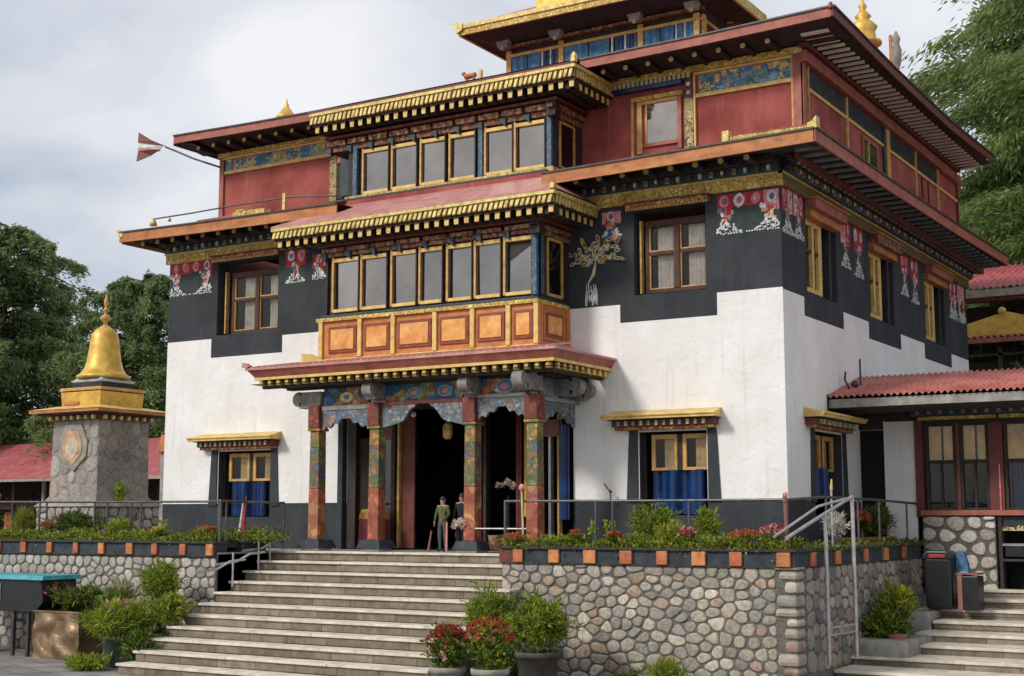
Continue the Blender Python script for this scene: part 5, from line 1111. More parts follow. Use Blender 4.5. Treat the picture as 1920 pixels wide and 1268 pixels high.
# hedges and flowers along the ledges
def hedge(name, x0, x1, y0, y1, z, hgt, n, mats, probs, seed, kind='stuff', label='', cat='plants', T=None):
    rr = np.random.RandomState(seed); u = rr.uniform(0, 1, n)
    bumps = .7+.3*np.sin(u*23+seed)+.25*np.sin(u*57+seed*2)
    P = np.stack([x0+(x1-x0)*u, rr.uniform(y0, y1, n), z+rr.uniform(0, 1, n)**.8*hgt*np.clip(bumps, .35, 1.3)], 1)
    P[:, 2] -= (rr.uniform(0, 1, n) < .22)*rr.uniform(0, .13, n)*(.6+.4*np.sin(u*61)); D = rr.normal(size=(n, 3))+np.array([0, -.35, .75])
    if T: P = np.array([T(p) for p in P])
    o = leaves(P, D, .07, .026, mats, name, None, probs); return tag(o, label, cat, None, kind)
hedge('hedge', -3.7, .98, yf-.04, -2.1, .10, .20, 11000, ['leaf_bright', 'leaf_mid', 'leaf_dark', 'leaf_yellow'], [.35, .25, .15, .25], 3, label='trailing green ground plants filling the ledge right of the stairs')
hedge('hedge', -15.3, -9.35, yl-.02, -2.6, .14, .20, 12000, ['leaf_mid', 'leaf_bright', 'leaf_dark', 'leaf_yellow'], [.3, .25, .2, .25], 5, label='low green ground plants filling the ledge under the shrine')
hedge('hedge', .5, 1.12, -2.2, 3.9, .08, .12, 4500, ['leaf_mid', 'leaf_dark', 'leaf_yellow'], [.4, .4, .2], 8, label='mossy plants along the side ledge running back to the lean-to')
hedge('hedge', -9.9, -8.75, -2.6, -1.75, .17, .22, 1700, ['leaf_mid', 'leaf_bright', 'leaf_dark'], [.4, .3, .3], 9, label='spreading fern plants on the dark shelf beside the porch')
def clump(x, y, z, rx, rz, n, mt, label, group='flower clumps along the ledges', size=.045, nl=220):
    r = thing('flower_clump', label, 'flowers', (x, y, z), group)
    bush('foliage', None, None, x, y, z-.02, rx, rz*.8, nl, ['leaf_mid'], (.07, .025), parent=r, lump=4)
    flowers(x, y, z, rx, rz, n, mt, r, size=size)
clump(-3.55, -2.55, .18, .17, .07, 40, ['petal_orange'], 'orange flowers at the stair end of the right ledge')
clump(-2.42, -2.58, .22, .09, .08, 24, ['petal_orange'], 'small orange tuft over the second orange block of the right ledge')
clump(-1.80, -2.55, .22, .12, .07, 30, ['petal_orange', 'petal_red'], 'orange red flowers near the middle of the right ledge')
clump(-.60, -2.55, .20, .12, .11, 40, ['petal_red', 'petal_pink'], 'pinkish red flowers below the rounded shrub on the right ledge')
clump(.28, -2.5, .24, .24, .07, 60, ['petal_orange'], 'wide orange flower patch near the corner of the right ledge')
clump(.72, -2.55, .22, .18, .12, 70, ['petal_red', 'petal_pink'], 'red flower head at the corner post of the right ledge')
clump(-9.75, -2.9, .30, .20, .06, 36, ['petal_orange'], 'orange flowers at the stair end of the left ledge')
clump(-10.9, -2.95, .28, .12, .06, 16, ['petal_yellow'], 'yellow flowers near the middle of the left ledge')
clump(-13.9, -2.9, .30, .16, .10, 26, ['petal_orange', 'petal_red'], 'orange red flowers at the far left end of the left ledge')
bush('shrub', 'rounded light green shrub rising in front of the right lower window', 'shrub', -1.42, -2.0, .12, .36, .36, 2600, ['leaf_bright', 'leaf_mid', 'leaf_dark'], (.08, .02), probs=[.35, .4, .25])
bush('shrub', 'smaller light green shrub in front of the right edge of the lower window', 'shrub', -.55, -2.0, .12, .24, .30, 1500, ['leaf_bright', 'leaf_mid'], (.08, .02))
bush('shrub', 'low yellowish green mound in front of the lower window, on the ledge edge', 'shrub', -.92, -2.4, .12, .24, .19, 1400, ['leaf_bright', 'leaf_yellow'], (.07, .02))
bush('shrub', 'dark clipped shrub in front of the shrine base', 'shrub', -13.7, -2.4, .10, .48, .30, 3200, ['leaf_dark', 'leaf_mid'], (.09, .02), probs=[.7, .3])
bush('shrub', 'pale reedy plant at the far left end of the ledge', 'shrub', -14.75, -2.8, .12, .22, .30, 900, ['leaf_yellow', 'leaf_mid'], (.16, .014), up=2)
bush('shrub', 'pointed green plant standing in front of the shrine wall', 'shrub', -13.62, -1.35, .8, .13, .24, 420, ['leaf_mid', 'leaf_bright'], (.08, .03), up=1.2)
bush('shrub', 'small green shrub right of the shrine on the left ledge', 'shrub', -12.15, -2.7, .14, .26, .22, 1200, ['leaf_mid', 'leaf_bright'], (.09, .02))
r = thing('wide_planter', 'long terracotta trough with reddish and dark shrubs beside the lean-to wall', 'planter', (.5, 2.5, 0))
q = MB(); q.box(.35, .62, 1.2, 3.6, -.019, .20, 'dark_pot'); q.box(.32, .65, 1.17, 3.63, .201, .25, 'corbel_orange'); q.build('trough', r, .01)
bush('foliage', None, None, .5, 2.9, .22, .28, .27, 2200, ['leaf_dark', 'leaf_mid'], (.12, .022), parent=r, ry=.62, up=1.2); flowers(.5, 2.1, .28, .16, .20, 60, ['petal_orange', 'petal_red'], r, size=.05, ry=.25)
r = thing('dry_plant', 'cluster of dry tan stalks behind the steel handrail', 'plant', (.5, .8, 0))
bush('foliage', None, None, .5, .8, .2, .15, .2, 380, ['dry_leaf'] if 'dry_leaf' in M else ['petal_white'], (.13, .016), parent=r, up=1.5, ry=.3)
for x, y, h_, lab in ((-2.0, -2.3, .42, 'thin budding stem rising from the right ledge near a rail post'), (-2.3, -2.3, .36, 'thin stem with one bud left of the rail post on the right ledge'), (-11.0, -2.7, .5, 'slender stem with yellow buds on the left ledge near the shrine')):
    r = thing('budding_plant', lab, 'plant', (x, y, .1)); q = MB(); q.tube([(x, y, .1), (x+.02, y, .1+h_*.6), (x-.01, y, .1+h_)], .008, 5, 'cloth_green'); q.build('stem', r); bush('leaves', None, None, x, y, .1+h_*.5, .05, .1, 26, ['leaf_bright'], (.07, .03), parent=r)
# ================================================================== RAILINGS
def railing(name, label, posts, top, group=None, lower=None, mid=None, r=.021, m='rail_metal', zb=.02):
    R_ = thing(name, label, 'railing', (posts[0][0], posts[0][1], zb))
    for p in posts: q = MB(); q.cyl((p[0], p[1], zb), (p[0], p[1], p[2]), r*(p[3] if len(p) > 3 else .85), None, 8, m); q.build('post', R_)
    q = MB(); q.tube(top, r, 8, m); 
    for t in top: q.ball(t, r, m, 8)
    q.build('handrail', R_)
    if lower: q = MB(); q.tube(lower, r*.6, 6, m); q.build('lower_rail', R_)
    return R_
zt_ = .84
rr = railing('railing', 'dark metal railing along the right ledge turning back to the lean-to', [(-3.84, -2.35, zt_, 1.1), (-2.21, -2.35, zt_), (-1.92, -2.35, zt_), (-.66, -2.35, zt_), (.86, -2.35, zt_), (1.0, -1.1, .88), (1.0, .4, .88), (1.0, 1.5, .87), (1.0, 3.1, .85), (1.0, 3.75, .84, 1.6)],
        [(-3.84, -2.35, zt_), (-1.6, -2.35, zt_-.01), (.86, -2.35, zt_-.01), (1.0, -1.2, .88), (1.0, 1.2, .87), (1.0, 3.75, .83)])
q = MB(); q.tube([(-3.84, -2.3, .05), (-3.84, -1.9, .05)], .02, 6, 'rail_metal'); q.tube([(-4.9, -1.6, .40), (-3.9, -1.6, .40)], .015, 6, 'steel'); q.build('lower_rail', rr)
railing('railing', 'dark metal railing along the left ledge in front of the shrine', [(x_, -2.6, .87) for x_ in (-14.5, -14.3, -12.95, -12.6, -11.95, -11.7, -9.75)]+[(-9.28, -3.05, .88, 1.5)],
        [(-15.9, -2.6, .90), (-13.0, -2.6, .88), (-9.9, -2.65, .87), (-9.28, -3.05, .88)])
railing('railing', 'short dark railing beside the left end of the porch', [(-9.28, -2.9, .86), (-8.95, -1.75, .86)], [(-9.28, -3.05, .87), (-9.24, -2.4, .86), (-8.95, -1.75, .85)])
# stair side rails on the left of the flight
R_ = thing('stair_rail', 'low bent metal rails stepping down beside the left side of the stairs', 'railing', (-9.0, -2.6, 0))
for k, (y, z) in enumerate(((-1.95, .22), (-2.6, .0), (-3.1, -.12))):
    q = MB(); q.tube([(-8.9, y+.3, z-.02), (-8.98, y, z-.05), (-9.05, y-.25, z-.18), (-9.1, y-.7, z-.22)], .022, 8, 'steel'); q.build('rail', R_)
for y, z0, z1 in ((-2.05, -.16, .26), (-2.35, -.33, .24), (-3.0, -.6, -.02)): q = MB(); q.cyl((-9.0, y, z0), (-9.0, y, z1), .018, None, 8, 'steel'); q.build('post', R_)
# steel frame handrail on the right
R_ = thing('handrail_frame', 'tall bright steel handrail frame with two posts beside the lower right steps', 'handrail', (1.3, -1.3, -1.5))
for x, y, z0, z1 in ((1.22, -1.79, -1.49, .64), (1.32, -.86, -1.46, .89)): q = MB(); q.cyl((x, y, z0), (x, y, z1), .030, None, 12, 'steel'); q.build('post', R_)
q = MB(); q.tube([(1.32, -.86, .89), (1.22, -1.79, .64), (1.12, -3.1, .30)], .026, 10, 'steel'); q.tube([(1.30, -1.05, .86), (1.16, -1.9, .74), (1.02, -3.3, .32)], .020, 8, 'steel'); q.build('handrail', R_)
q = MB(); q.tube([(1.22, -1.79, -.98), (1.32, -.86, -.98)], .018, 8, 'steel'); q.tube([(1.22, -1.79, -1.08), (1.32, -.86, -1.08)], .018, 8, 'steel'); q.build('lower_rail', R_)
r = thing('corner_stake', 'pink wrapped stake tied to the corner of the right railing', 'post', (.9, -2.45, .1))
q = MB(); q.cyl((.89, -2.45, .1), (.87, -2.45, .86), .028, .03, 10, 'maroon_box'); q.build('stake', r); q = MB(); q.cyl((.87, -2.46, .80), (.875, -2.46, .92), .036, .030, 9, 'maroon_box'); q.ball((.885, -2.47, .90), .034, 'pink', 8, (1, .8, 1.2)); q.build('cloth', r)
r = thing('corner_stake', 'pale pole with a round pink cloth head in front of the rightmost porch column', 'post', (-3.45, -2.4, .1))
q = MB(); q.cyl((-3.47, -2.4, .1), (-3.50, -2.4, 1.02), .018, .018, 8, 'frieze_cream'); q.build('stake', r); q = MB(); q.ball((-3.50, -2.4, 1.05), .052, 'pink', 9, (1, .8, 1.2)); q.ball((-3.47, -2.42, 1.02), .035, 'maroon_box', 8); q.build('cloth', r)
r = thing('corner_stake', 'thin yellow tipped stake behind the steel handrail', 'post', (1.0, -.6, .1))
q = MB(); q.cyl((.95, -.7, .1), (.95, -.7, 1.0), .018, .018, 8, 'steel'); q.build('stake', r); q = MB(); q.cyl((.95, -.7, 1.001), (.96, -.7, 1.16), .026, .012, 8, 'yellow_trim'); q.build('tip', r)
r = thing('corner_stake', 'leaning orange post at the far left edge of the terrace', 'post', (-15.4, -2.9, 0)); q = MB(); q.cyl((-15.55, -2.9, .05), (-15.35, -2.9, 1.05), .05, .035, 8, 'corbel_orange'); q.build('stake', r); q = MB(); q.ball((-15.6, -3.0, .02), .14, 'cloth_white', 10, (1.2, 1, .7)); q.build('cloth', r)
r = thing('folded_flag', 'furled red and white flag on a stick in front of the left lower window', 'flag', (-9.3, -2.4, .2))
q = MB(); q.cyl((-9.35, -2.35, .19), (-9.32, -2.35, .98), .012, .012, 6, 'rail_metal'); q.build('stick', r); q = MB(); q.cyl((-9.33, -2.36, .25), (-9.36, -2.36, .88), .045, .014, 8, 'frieze_red'); q.cyl((-9.43, -2.37, .34), (-9.38, -2.37, .84), .035, .01, 8, 'cloth_white'); q.build('cloth', r)

# ================================================================== POTTED PLANTS
def pot(x, y, z, r_, h_, m, parent, name='pot', n=28):
    q = MB(); q.lathe([(r_*.74, 0), (r_*.80, .03), (r_*.93, h_*.84), (r_*1.03, h_*.85), (r_*1.06, h_*.93), (r_*1.03, h_), (r_*.90, h_), (r_*.88, h_*.90), (.01, h_*.90)], x, y, z, n, m); q.build(name, parent)
    q = MB(); q.lathe([(r_*.88, 0), (.01, .01)], x, y, z+h_*.89, n, 'soil'); q.build('soil', parent)
G0 = -1.87
r = thing('potted_plant', 'pale clay pot of dense red flowers, leftmost beside the foot of the stairs', 'potted plant', (-2.62, -5.75, G0), 'potted plants at the stair foot')
pot(-2.62, -5.75, G0, .235, .50, 'clay_grey', r); bush('foliage', None, None, -2.62, -5.75, G0+.42, .27, .27, 3000, ['leaf_mid', 'leaf_dark'], (.07, .034), parent=r, probs=[.65, .35]); flowers(-2.62, -5.75, G0+.44, .28, .29, 150, ['petal_red'], r, size=.036, top=.75)
flowers(-2.58, -5.9, G0+.46, .2, .16, 8, ['petal_pink'], r, size=.05, top=.0)
r = thing('potted_plant', 'pale clay pot of orange flowers, in the middle of the group at the stair foot', 'potted plant', (-2.02, -5.65, G0), 'potted plants at the stair foot')
pot(-2.02, -5.65, G0, .245, .50, 'clay_grey', r); bush('foliage', None, None, -2.02, -5.65, G0+.42, .31, .33, 3600, ['leaf_mid', 'leaf_bright', 'leaf_dark'], (.075, .032), parent=r); flowers(-2.02, -5.67, G0+.46, .32, .34, 130, ['petal_orange', 'petal_red'], r, size=.038, top=.3)
r = thing('potted_plant', 'dark grey tub with a bushy bright green shrub against the stone wall', 'potted plant', (-2.35, -3.75, G0), 'potted plants at the stair foot')
pot(-2.42, -3.75, G0, .32, .55, 'dark_pot', r); bush('foliage', None, None, -2.40, -3.75, G0+.50, .44, .40, 7800, ['leaf_bright', 'leaf_mid', 'leaf_dark'], (.085, .022), parent=r, probs=[.45, .35, .2], lump=11)
r = thing('clipped_shrub', 'tall clipped bright green shrub behind the flower pots at the wall end', 'shrub', (-3.25, -3.7, G0))
q = MB(); q.cyl((-3.25, -3.7, G0), (-3.25, -3.7, -1.1), .04, .03, 8, 'bark'); q.build('stem', r); bush('foliage', None, None, -3.27, -3.7, -1.42, .36, .50, 7200, ['leaf_bright', 'leaf_mid', 'leaf_dark'], (.085, .018), parent=r, probs=[.45, .35, .2], lump=10)
bush('foliage', None, None, -3.0, -3.6, G0, .3, .3, 1800, ['leaf_mid', 'leaf_dark'], (.09, .03), parent=r)
bush('shrub', 'feathery green weed at the foot of the stone wall', 'shrub', -.75, -3.0, G0, .28, .22, 1500, ['leaf_bright', 'leaf_mid'], (.12, .014), up=1.2)
bush('shrub', 'low dark weed at the foot of the stone wall beside the grey tub', 'shrub', -1.35, -3.0, G0, .24, .10, 700, ['leaf_mid', 'leaf_dark'], (.1, .02))
bush('shrub', 'small dark green tuft at the foot of the stone wall near its corner', 'shrub', .1, -3.0, G0, .25, .09, 600, ['leaf_mid', 'leaf_dark'], (.1, .02))
# left group
r = thing('bronze_planter', 'beaten bronze box planter with dark bedding plants', 'planter', (-11.75, -3.9, G0))
q = MB(); n = 9
def bz(u, v): return .05*math.sin(9*u+4*v+1.5*math.sin(6*v))*math.cos(8*v+3*u)*max(0, min(1, (v)*6, (.80-v)*6))
gx0, gx1, gy0, gy1 = -12.42, -11.27, -4.36, -3.05
for T_, L_ in ((lambda u, v: (gx0+u, gy0+bz(u, v), G0+v), gx1-gx0), (lambda u, v: (gx1-bz(u, v), gy0+u, G0+v), gy1-gy0)):
    vs = []; 
    for i in range(21):
        for j in range(15): vs.append(T_(L_*i/20, .80*j/14))
    q.add(vs, [(i*15+j, (i+1)*15+j, (i+1)*15+j+1, i*15+j+1) for i in range(20) for j in range(14)], 'bronze', True)
q.box(gx0, gx1-.02, gy0+.02, gy1, G0, G0+.79, 'bronze'); q.build('box', r)
q = MB(); q.box(gx0-.02, gx1+.02, gy0-.02, gy0+.04, G0+.80, G0+.83, 'bronze'); q.box(gx1-.04, gx1+.02, gy0+.041, gy1, G0+.80, G0+.83, 'bronze'); q.box(gx0-.02, gx0+.04, gy0+.041, gy1, G0+.80, G0+.83, 'bronze'); q.box(gx0+.04, gx1-.04, gy0+.04, gy1-.02, G0+.79, G0+.81, 'soil'); q.build('rim', r, .006)
bush('foliage', None, None, -11.85, -3.8, G0+.78, .58, .21, 4200, ['leaf_mid', 'leaf_dark', 'leaf_bright'], (.10, .024), parent=r, ry=.55, probs=[.4, .45, .15])
flowers(-12.2, -4.1, G0+.95, .3, .16, 12, ['petal_red', 'petal_orange'], r, size=.06)
r = thing('fern_pot', 'mossy green pot with a drooping bright fern at the left foot of the stairs', 'potted plant', (-10.0, -4.6, G0))
pot(-10.02, -4.55, G0, .33, .52, 'green_pot', r); bush('foliage', None, None, -10.02, -4.55, G0+.38, .54, .32, 6800, ['leaf_bright', 'leaf_mid', 'leaf_dark'], (.17, .018), parent=r, up=.25, probs=[.5, .35, .15], lump=9)
r = thing('topiary', 'round clipped green ball shrub against the left stone wall', 'shrub', (-9.85, -3.9, G0))
q = MB(); q.cyl((-9.85, -3.9, G0), (-9.85, -3.9, -.9), .035, .03, 8, 'bark'); q.build('stem', r); bush('foliage', None, None, -9.85, -3.9, -.86, .36, .33, 5600, ['leaf_bright', 'leaf_mid', 'leaf_dark'], (.08, .018), parent=r, probs=[.45, .35, .2])
bush('shrub', 'loose yellow green shrub at the edge of the upper steps', 'shrub', -9.25, -4.2, -1.22, .32, .26, 2100, ['leaf_bright', 'leaf_yellow', 'leaf_mid'], (.11, .026), probs=[.35, .15, .5])
bush('shrub', 'dark green bush spreading beside the middle steps', 'shrub', -9.35, -4.7, G0, .42, .32, 3300, ['leaf_mid', 'leaf_dark'], (.10, .028))
bush('shrub', 'tangled grey green bush between the bronze box and the ball shrub', 'shrub', -10.75, -4.0, -1.4, .40, .34, 3000, ['leaf_mid', 'leaf_dark', 'leaf_yellow'], (.11, .024), probs=[.5, .35, .15])
bush('shrub', 'dark leafy bush standing behind the fern pot', 'shrub', -10.3, -3.8, G0, .5, .40, 3300, ['leaf_dark', 'leaf_mid'], (.12, .03))
bush('shrub', 'striped spiky grass plant behind the tangled bush', 'shrub', -10.9, -3.7, -1.1, .22, .26, 500, ['petal_white', 'leaf_yellow'], (.24, .018), up=2.2, probs=[.4, .6])
bush('shrub', 'sprawling bright green weed on the paving in front of the fern pot', 'shrub', -10.05, -5.25, G0, .33, .10, 1200, ['leaf_bright', 'leaf_mid'], (.11, .03))
bush('shrub', 'small green weed on the paving under the teal stall', 'shrub', -14.2, -4.0, G0, .22, .13, 600, ['leaf_mid'], (.11, .025))
bush('shrub', 'dark hedge at the far left behind the teal stall', 'shrub', -15.7, -3.6, -.75, .6, .28, 2200, ['leaf_dark'], (.10, .03))
r = thing('pink_flowers', 'cluster of large pink blooms below the ball shrub', 'flowers', (-10.1, -4.45, -1.1))
bush('foliage', None, None, -10.1, -4.4, -1.35, .3, .2, 900, ['leaf_mid'], (.1, .03), parent=r); flowers(-10.15, -4.45, -1.13, .30, .17, 22, ['petal_pink'], r, size=.085, top=.0)
# teal topped stall on thin legs
r = thing('teal_stall', 'dark trough table with turquoise lid standing on thin black legs', 'table', (-13.2, -3.9, G0))
q = MB(); q.prism([(-14.9, -.52), (-12.30, -.52), (-12.22, -.90), (-12.42, -1.08), (-14.9, -1.10)][::-1], -4.35, -3.55, 'bin_black'); q.build('body', r, .01)
q = MB(); q.box(-14.95, -12.18, -4.42, -3.48, -.519, -.44, 'teal_top', tx=.03, ty=.05); q.build('lid', r, .012)
for x, y in ((-13.05, -4.28), (-12.65, -4.28), (-12.85, -3.62), (-13.3, -3.62), (-14.6, -4.28)): q = MB(); q.box(x-.03, x+.03, y-.03, y+.03, G0, -1.085, 'dark_metal'); q.build('leg', r)
q = MB(); q.box(-13.75, -13.35, -4.37, -4.351, -1.02, -.60, 'light_blue'); q.prism([(-13.72, -.98), (-13.38, -.98), (-13.45, -.86), (-13.68, -.86)], -4.385, -4.371, 'blue_bag'); q.prism([(-13.68, -.80), (-13.60, -.66), (-13.48, -.72), (-13.40, -.84), (-13.55, -.82)], -4.385, -4.371, 'frieze_orange'); q.build('picture', r)
r = thing('low_stand', 'small black metal stand on the paving below the teal stall', 'stand', (-13.9, -3.2, G0)); q = MB(); q.box(-14.2, -13.5, -3.4, -3.0, G0+.50, G0+.54, 'dark_metal'); q.build('top', r)
for x in (-14.15, -13.55): q = MB(); q.box(x-.02, x+.02, -3.38, -3.34, G0, G0+.5, 'dark_metal'); q.build('leg', r)

# ================================================================== RIGHT LOWER STEPS, BIN
st2 = thing('side_staircase', 'short stone steps on the right rising to the lean-to entrance', 'stairs', (2.5, 1.5, G0))
rows = [(3.35, -.63, 2.0), (2.85, -.765, 2.12), (2.35, -.91, 1.35), (1.70, -1.065, 1.75), (1.05, -1.21, 1.66), (.40, -1.345, 1.55), (-.35, -1.485, 1.06), (-1.15, -1.62, 1.06), (-1.95, -1.75, .9)]
for k, (y, z, x0) in enumerate(rows):
    yb = rows[k-1][0] if k else 3.70; q = MB(); q.box(x0, 6.5, y, yb+.03, z-.045, z, 'step_stone'); q.box(x0+.01, 6.49, y+.03, yb+.03, z-.20, z-.046, 'riser_stone'); q.build('step', st2, .006)
q = MB(); q.box(1.07, 1.72, 1.65, 3.7, -1.8, -.935, 'ledge_stone'); q.box(1.06, 1.9, -.3, 1.6, -1.8, -1.25, 'ledge_stone'); q.build('side_block', st2, .01)
r = thing('litter_bin', 'tall black litter bin with a red slot on the landing', 'bin', (1.78, 2.35, -.91))
q = MB(); bx0, bx1, by0, by1 = 1.54, 1.98, 2.1, 2.55
q.box(bx0, bx1, by0, by1, -.908, -.06, 'bin_black', tx=-.015, ty=-.01); q.build('body', r, .05)
q = MB(); q.prism([(bx0-.02, -.10), (bx1+.02, -.10), (bx1+.02, -.02), (bx1-.06, .035), (bx0+.06, .035), (bx0-.02, -.02)], by0-.03, by1+.01, 'bin_black'); q.build('lid', r, .02)
q = MB(); q.box(bx0+.09, bx1-.08, by0-.045, by0-.031, -.075, -.02, 'bin_red'); q.build('slot', r, .006)
r = thing('blue_bag', 'crumpled blue bag hanging beside the litter bin', 'bag', (2.1, 2.4, -.4)); q = MB(); q.prism([(2.03, .05), (2.14, .02), (2.20, -.18), (2.22, -.42), (2.05, -.45), (2.0, -.2)], 2.3, 2.42, 'blue_bag'); q.prism([(2.06, -.30), (2.20, -.30), (2.22, -.43), (2.06, -.45)], 2.28, 2.299, 'light_blue'); q.build('bag', r, .02)
r = thing('maroon_bin', 'small square maroon and black box beside the tall litter bin', 'bin', (2.2, 2.2, -.91)); q = MB(); q.box(2.09, 2.17, 2.0, 2.4, -.908, -.34, 'maroon_box'); q.box(2.171, 2.42, 2.0, 2.4, -.908, -.36, 'bin_black'); q.build('body', r, .012); q = MB(); q.box(2.08, 2.43, 1.99, 2.41, -.339, -.31, 'maroon_box'); q.build('lid', r, .008)
r = thing('climbing_shrub', 'bright leafy shrub growing beside the lower right steps', 'shrub', (1.45, .7, -1.3))
bush('foliage', None, None, 1.36, .45, -1.42, .34, .30, 3000, ['leaf_bright', 'leaf_mid', 'leaf_dark'], (.12, .032), parent=r); bush('foliage', None, None, 1.5, .7, -1.05, .27, .27, 2200, ['leaf_bright', 'leaf_yellow', 'leaf_mid'], (.12, .032), parent=r)
q = MB(); q.lathe([(.12, 0), (.16, .16)], 1.62, .2, -1.34, 14, 'maroon_box'); q.build('pot', r)
bush('shrub', 'ochre leaved bush at the right edge beside the steps', 'shrub', 4.86, -4.3, G0, .30, .52, 1800, ['leaf_yellow', 'leaf_mid'], (.08, .03))

# ================================================================== LEAN-TO BUILDING
W = thing('lean_to_building', 'low annex with corrugated red roof, maroon framed windows and stone base', 'building', (3, 6, -.7))
wy = 3.7
q = MB()
def qd(a, b, c, d, m): q.quad((a, wy, c), (b, wy, c), (b, wy, d), (a, wy, d), m)
qd(.46, 1.02, .72, 2.30, 'white_plaster'); qd(.46, 1.02, -.8, .72, 'white_plaster'); qd(0.002, .46, 2.16, 2.32, 'dark_wood'); qd(.0, 7, 2.32, 2.9, 'dark_wood')
q.quad((.46, wy, -.8), (.46, wy, 2.3), (.46, wy+.5, 2.3), (.46, wy+.5, -.8), 'white_plaster'); q.box(.0, 7, wy+1.6, wy+1.7, -.8, 3, 'black_void'); q.build('wall', W)
q = MB(); q.box(.01, .455, wy+.06, wy+.10, -.02, 2.16, 'black_void'); q.build('door', W)  # black slab stands in for the unlit inside of an open doorway
q = MB(); q.box(1.12, 2.36, wy-.04, wy+.3, -.76, .60, 'mortar'); q.build('stone_base', W)
stones(1.12, 2.36, -.75, .60, .24, lambda v: (v[0], wy-.04+v[1], v[2]), 'stone_facing', W, 31, .035, .04, pal=[(.60, .58, .52), (.52, .49, .43), (.66, .63, .57), (.42, .38, .32)], rnd=2)
# windows: maroon frame, upper tan curtains, lower dark glass
q = MB(); q.box(1.021, 1.16, wy-.05, wy+.1, .6, 2.30, 'maroon'); q.box(1.10, 7, wy-.09, wy+.1, .62, .71, 'red_fascia'); q.box(1.161, 7, wy-.03, wy+.1, 2.24, 2.30, 'dark_wood'); q.build('window_frame', W, .006)
def anx(u0, u1, lowcur=None):
    f = MB(); w = .055; zt2 = 1.56
    for b in ((u0, u0+w, .711, 2.24), (u1-w, u1, .711, 2.24), (u0+w, u1-w, zt2-.03, zt2+.03), (u0+w, u1-w, 2.19, 2.24), (u0+w, u1-w, .711, .75)): f.box(b[0], b[1], wy-.02, wy+.06, b[2], b[3], 'dark_wood')
    win = f.build('window', W, .005)
    mid = (u0+u1)/2
    f = MB(); f.box(mid-.02, mid+.02, wy, wy+.05, .75, zt2-.03, 'dark_wood'); f.build('mullion', win)
    f = MB(); f.quad((u0+w, wy+.03, .75), (u1-w, wy+.03, .75), (u1-w, wy+.03, 2.19), (u0+w, wy+.03, 2.19), 'window_glass'); f.build('pane', win)
    curtain('curtain', u0+w, u0+w+(u1-u0)*.40, zt2, 2.2, wy+.05, 'curtain_tan', win, None, 3, .01); curtain('curtain', u0+w+(u1-u0)*.48, u1-w, zt2, 2.2, wy+.05, 'curtain_tan', win, None, 3, .01)
    if lowcur: curtain('curtain', u0+w, u1-w, .75, zt2, wy+.12, lowcur, win, None, 6, .015)
    return win
anx(1.20, 1.74); anx(1.80, 2.30); anx(2.55, 3.25, 'curtain_blue'); anx(3.3, 4.1, 'curtain_blue')
q = MB(); q.box(1.741, 1.799, wy-.03, wy+.08, .711, 2.24, 'maroon'); q.box(2.30, 2.54, wy-.05, wy+.08, .711, 2.24, 'maroon'); q.box(2.46, 2.485, wy-.065, wy-.051, .711, 1.5, 'frieze_pink'); q.build('post', W, .006)
q = MB(); q.box(1.1, 2.45, wy-.06, wy-.002, 2.30, 2.36, 'gold_carved'); q.box(2.5, 7, wy-.06, wy-.002, 2.30, 2.36, 'gold_carved'); q.box(1.0, 7, wy-.16, wy-.002, 2.37, 2.48, 'teal_beam')
for i in range(30): a = 1.1+i*.2; q.box(a, a+.06, wy-.20, wy-.161, 2.40, 2.46, 'grey_carving'); q.box(a+.02, a+.12, wy-.34, wy-.2, 2.50, 2.58, 'maroon')
q.box(1.0, 7, wy-.3, wy-.002, 2.58, 2.66, 'dark_wood'); q.build('carved_beam', W)
q = MB(); q.box(2.40, 2.46, wy-.03, wy+.2, -.7, .61, 'dark_wood'); q.box(2.46, 7, wy+.02, wy+.1, .42, .60, 'frieze_green'); q.box(2.46, 7, wy+.01, wy+.1, .36, .42, 'frieze_cream'); q.box(2.46, 7, wy-.02, wy+.4, .10, .14, 'grey_carving'); q.box(2.5, 2.8, wy, wy+.3, -.08, .09, 'bin_black'); q.box(2.85, 3.2, wy, wy+.3, -.1, .09, 'brown_wood'); q.box(2.46, 7, wy-.02, wy+.4, -.16, -.12, 'dark_metal'); q.box(2.92, 3.0, wy, wy+.2, -.7, -.16, 'orange_fascia'); q.box(2.46, 7, wy+.45, wy+.5, -.75, .6, 'black_void'); q.build('lower_shelf', W)
rgx = random.Random(12); q = MB()
for i in range(26): u = 2.5+i*.06; q.ball((u, wy-.0, .42+rgx.uniform(-.03, .03)), .022, rgx.choice(('frieze_orange', 'yellow_trim', 'frieze_red', 'frieze_green')), 6)
q.build('flower_garland', W)
# corrugated roof
def corrugated(name, parent, x0, x1, y0, z0, y1, z1, m='corrugated_red', p=.105, a=.022, slope_end=0):
    nx = int((x1-x0)/p*8); vs = []; 
    for i in range(nx+1):
        x = x0+(x1-x0)*i/nx; h_ = a*math.cos(2*math.pi*(x-x0)/p)
        vs += [(x, y0, z0+h_), (x, y1, z1+h_), (x, y0, z0+h_-.01)]
    fs = [(3*i, 3*i+3, 3*i+4, 3*i+1) for i in range(nx)]+[(3*i+2, 3*i+5, 3*i+3, 3*i) for i in range(nx)]
    q = MB(); q.add(vs, fs, m, True); return q.build(name, parent)
corrugated('roof', W, .02, 7.5, 2.0, 2.66, 3.9, 3.16)
q = MB(); q.box(.02, 7.5, 2.06, 2.10, 2.46, 2.61, 'ochre_pale' if 'ochre_pale' in M else 'ledge_stone'); q.box(.0, 7.5, 2.101, wy-.35, 2.44, 2.46, 'soffit'); q.box(.0, .02, 2.0, 3.9, 2.4, 2.7, 'dark_wood'); q.build('fascia', W, .005)
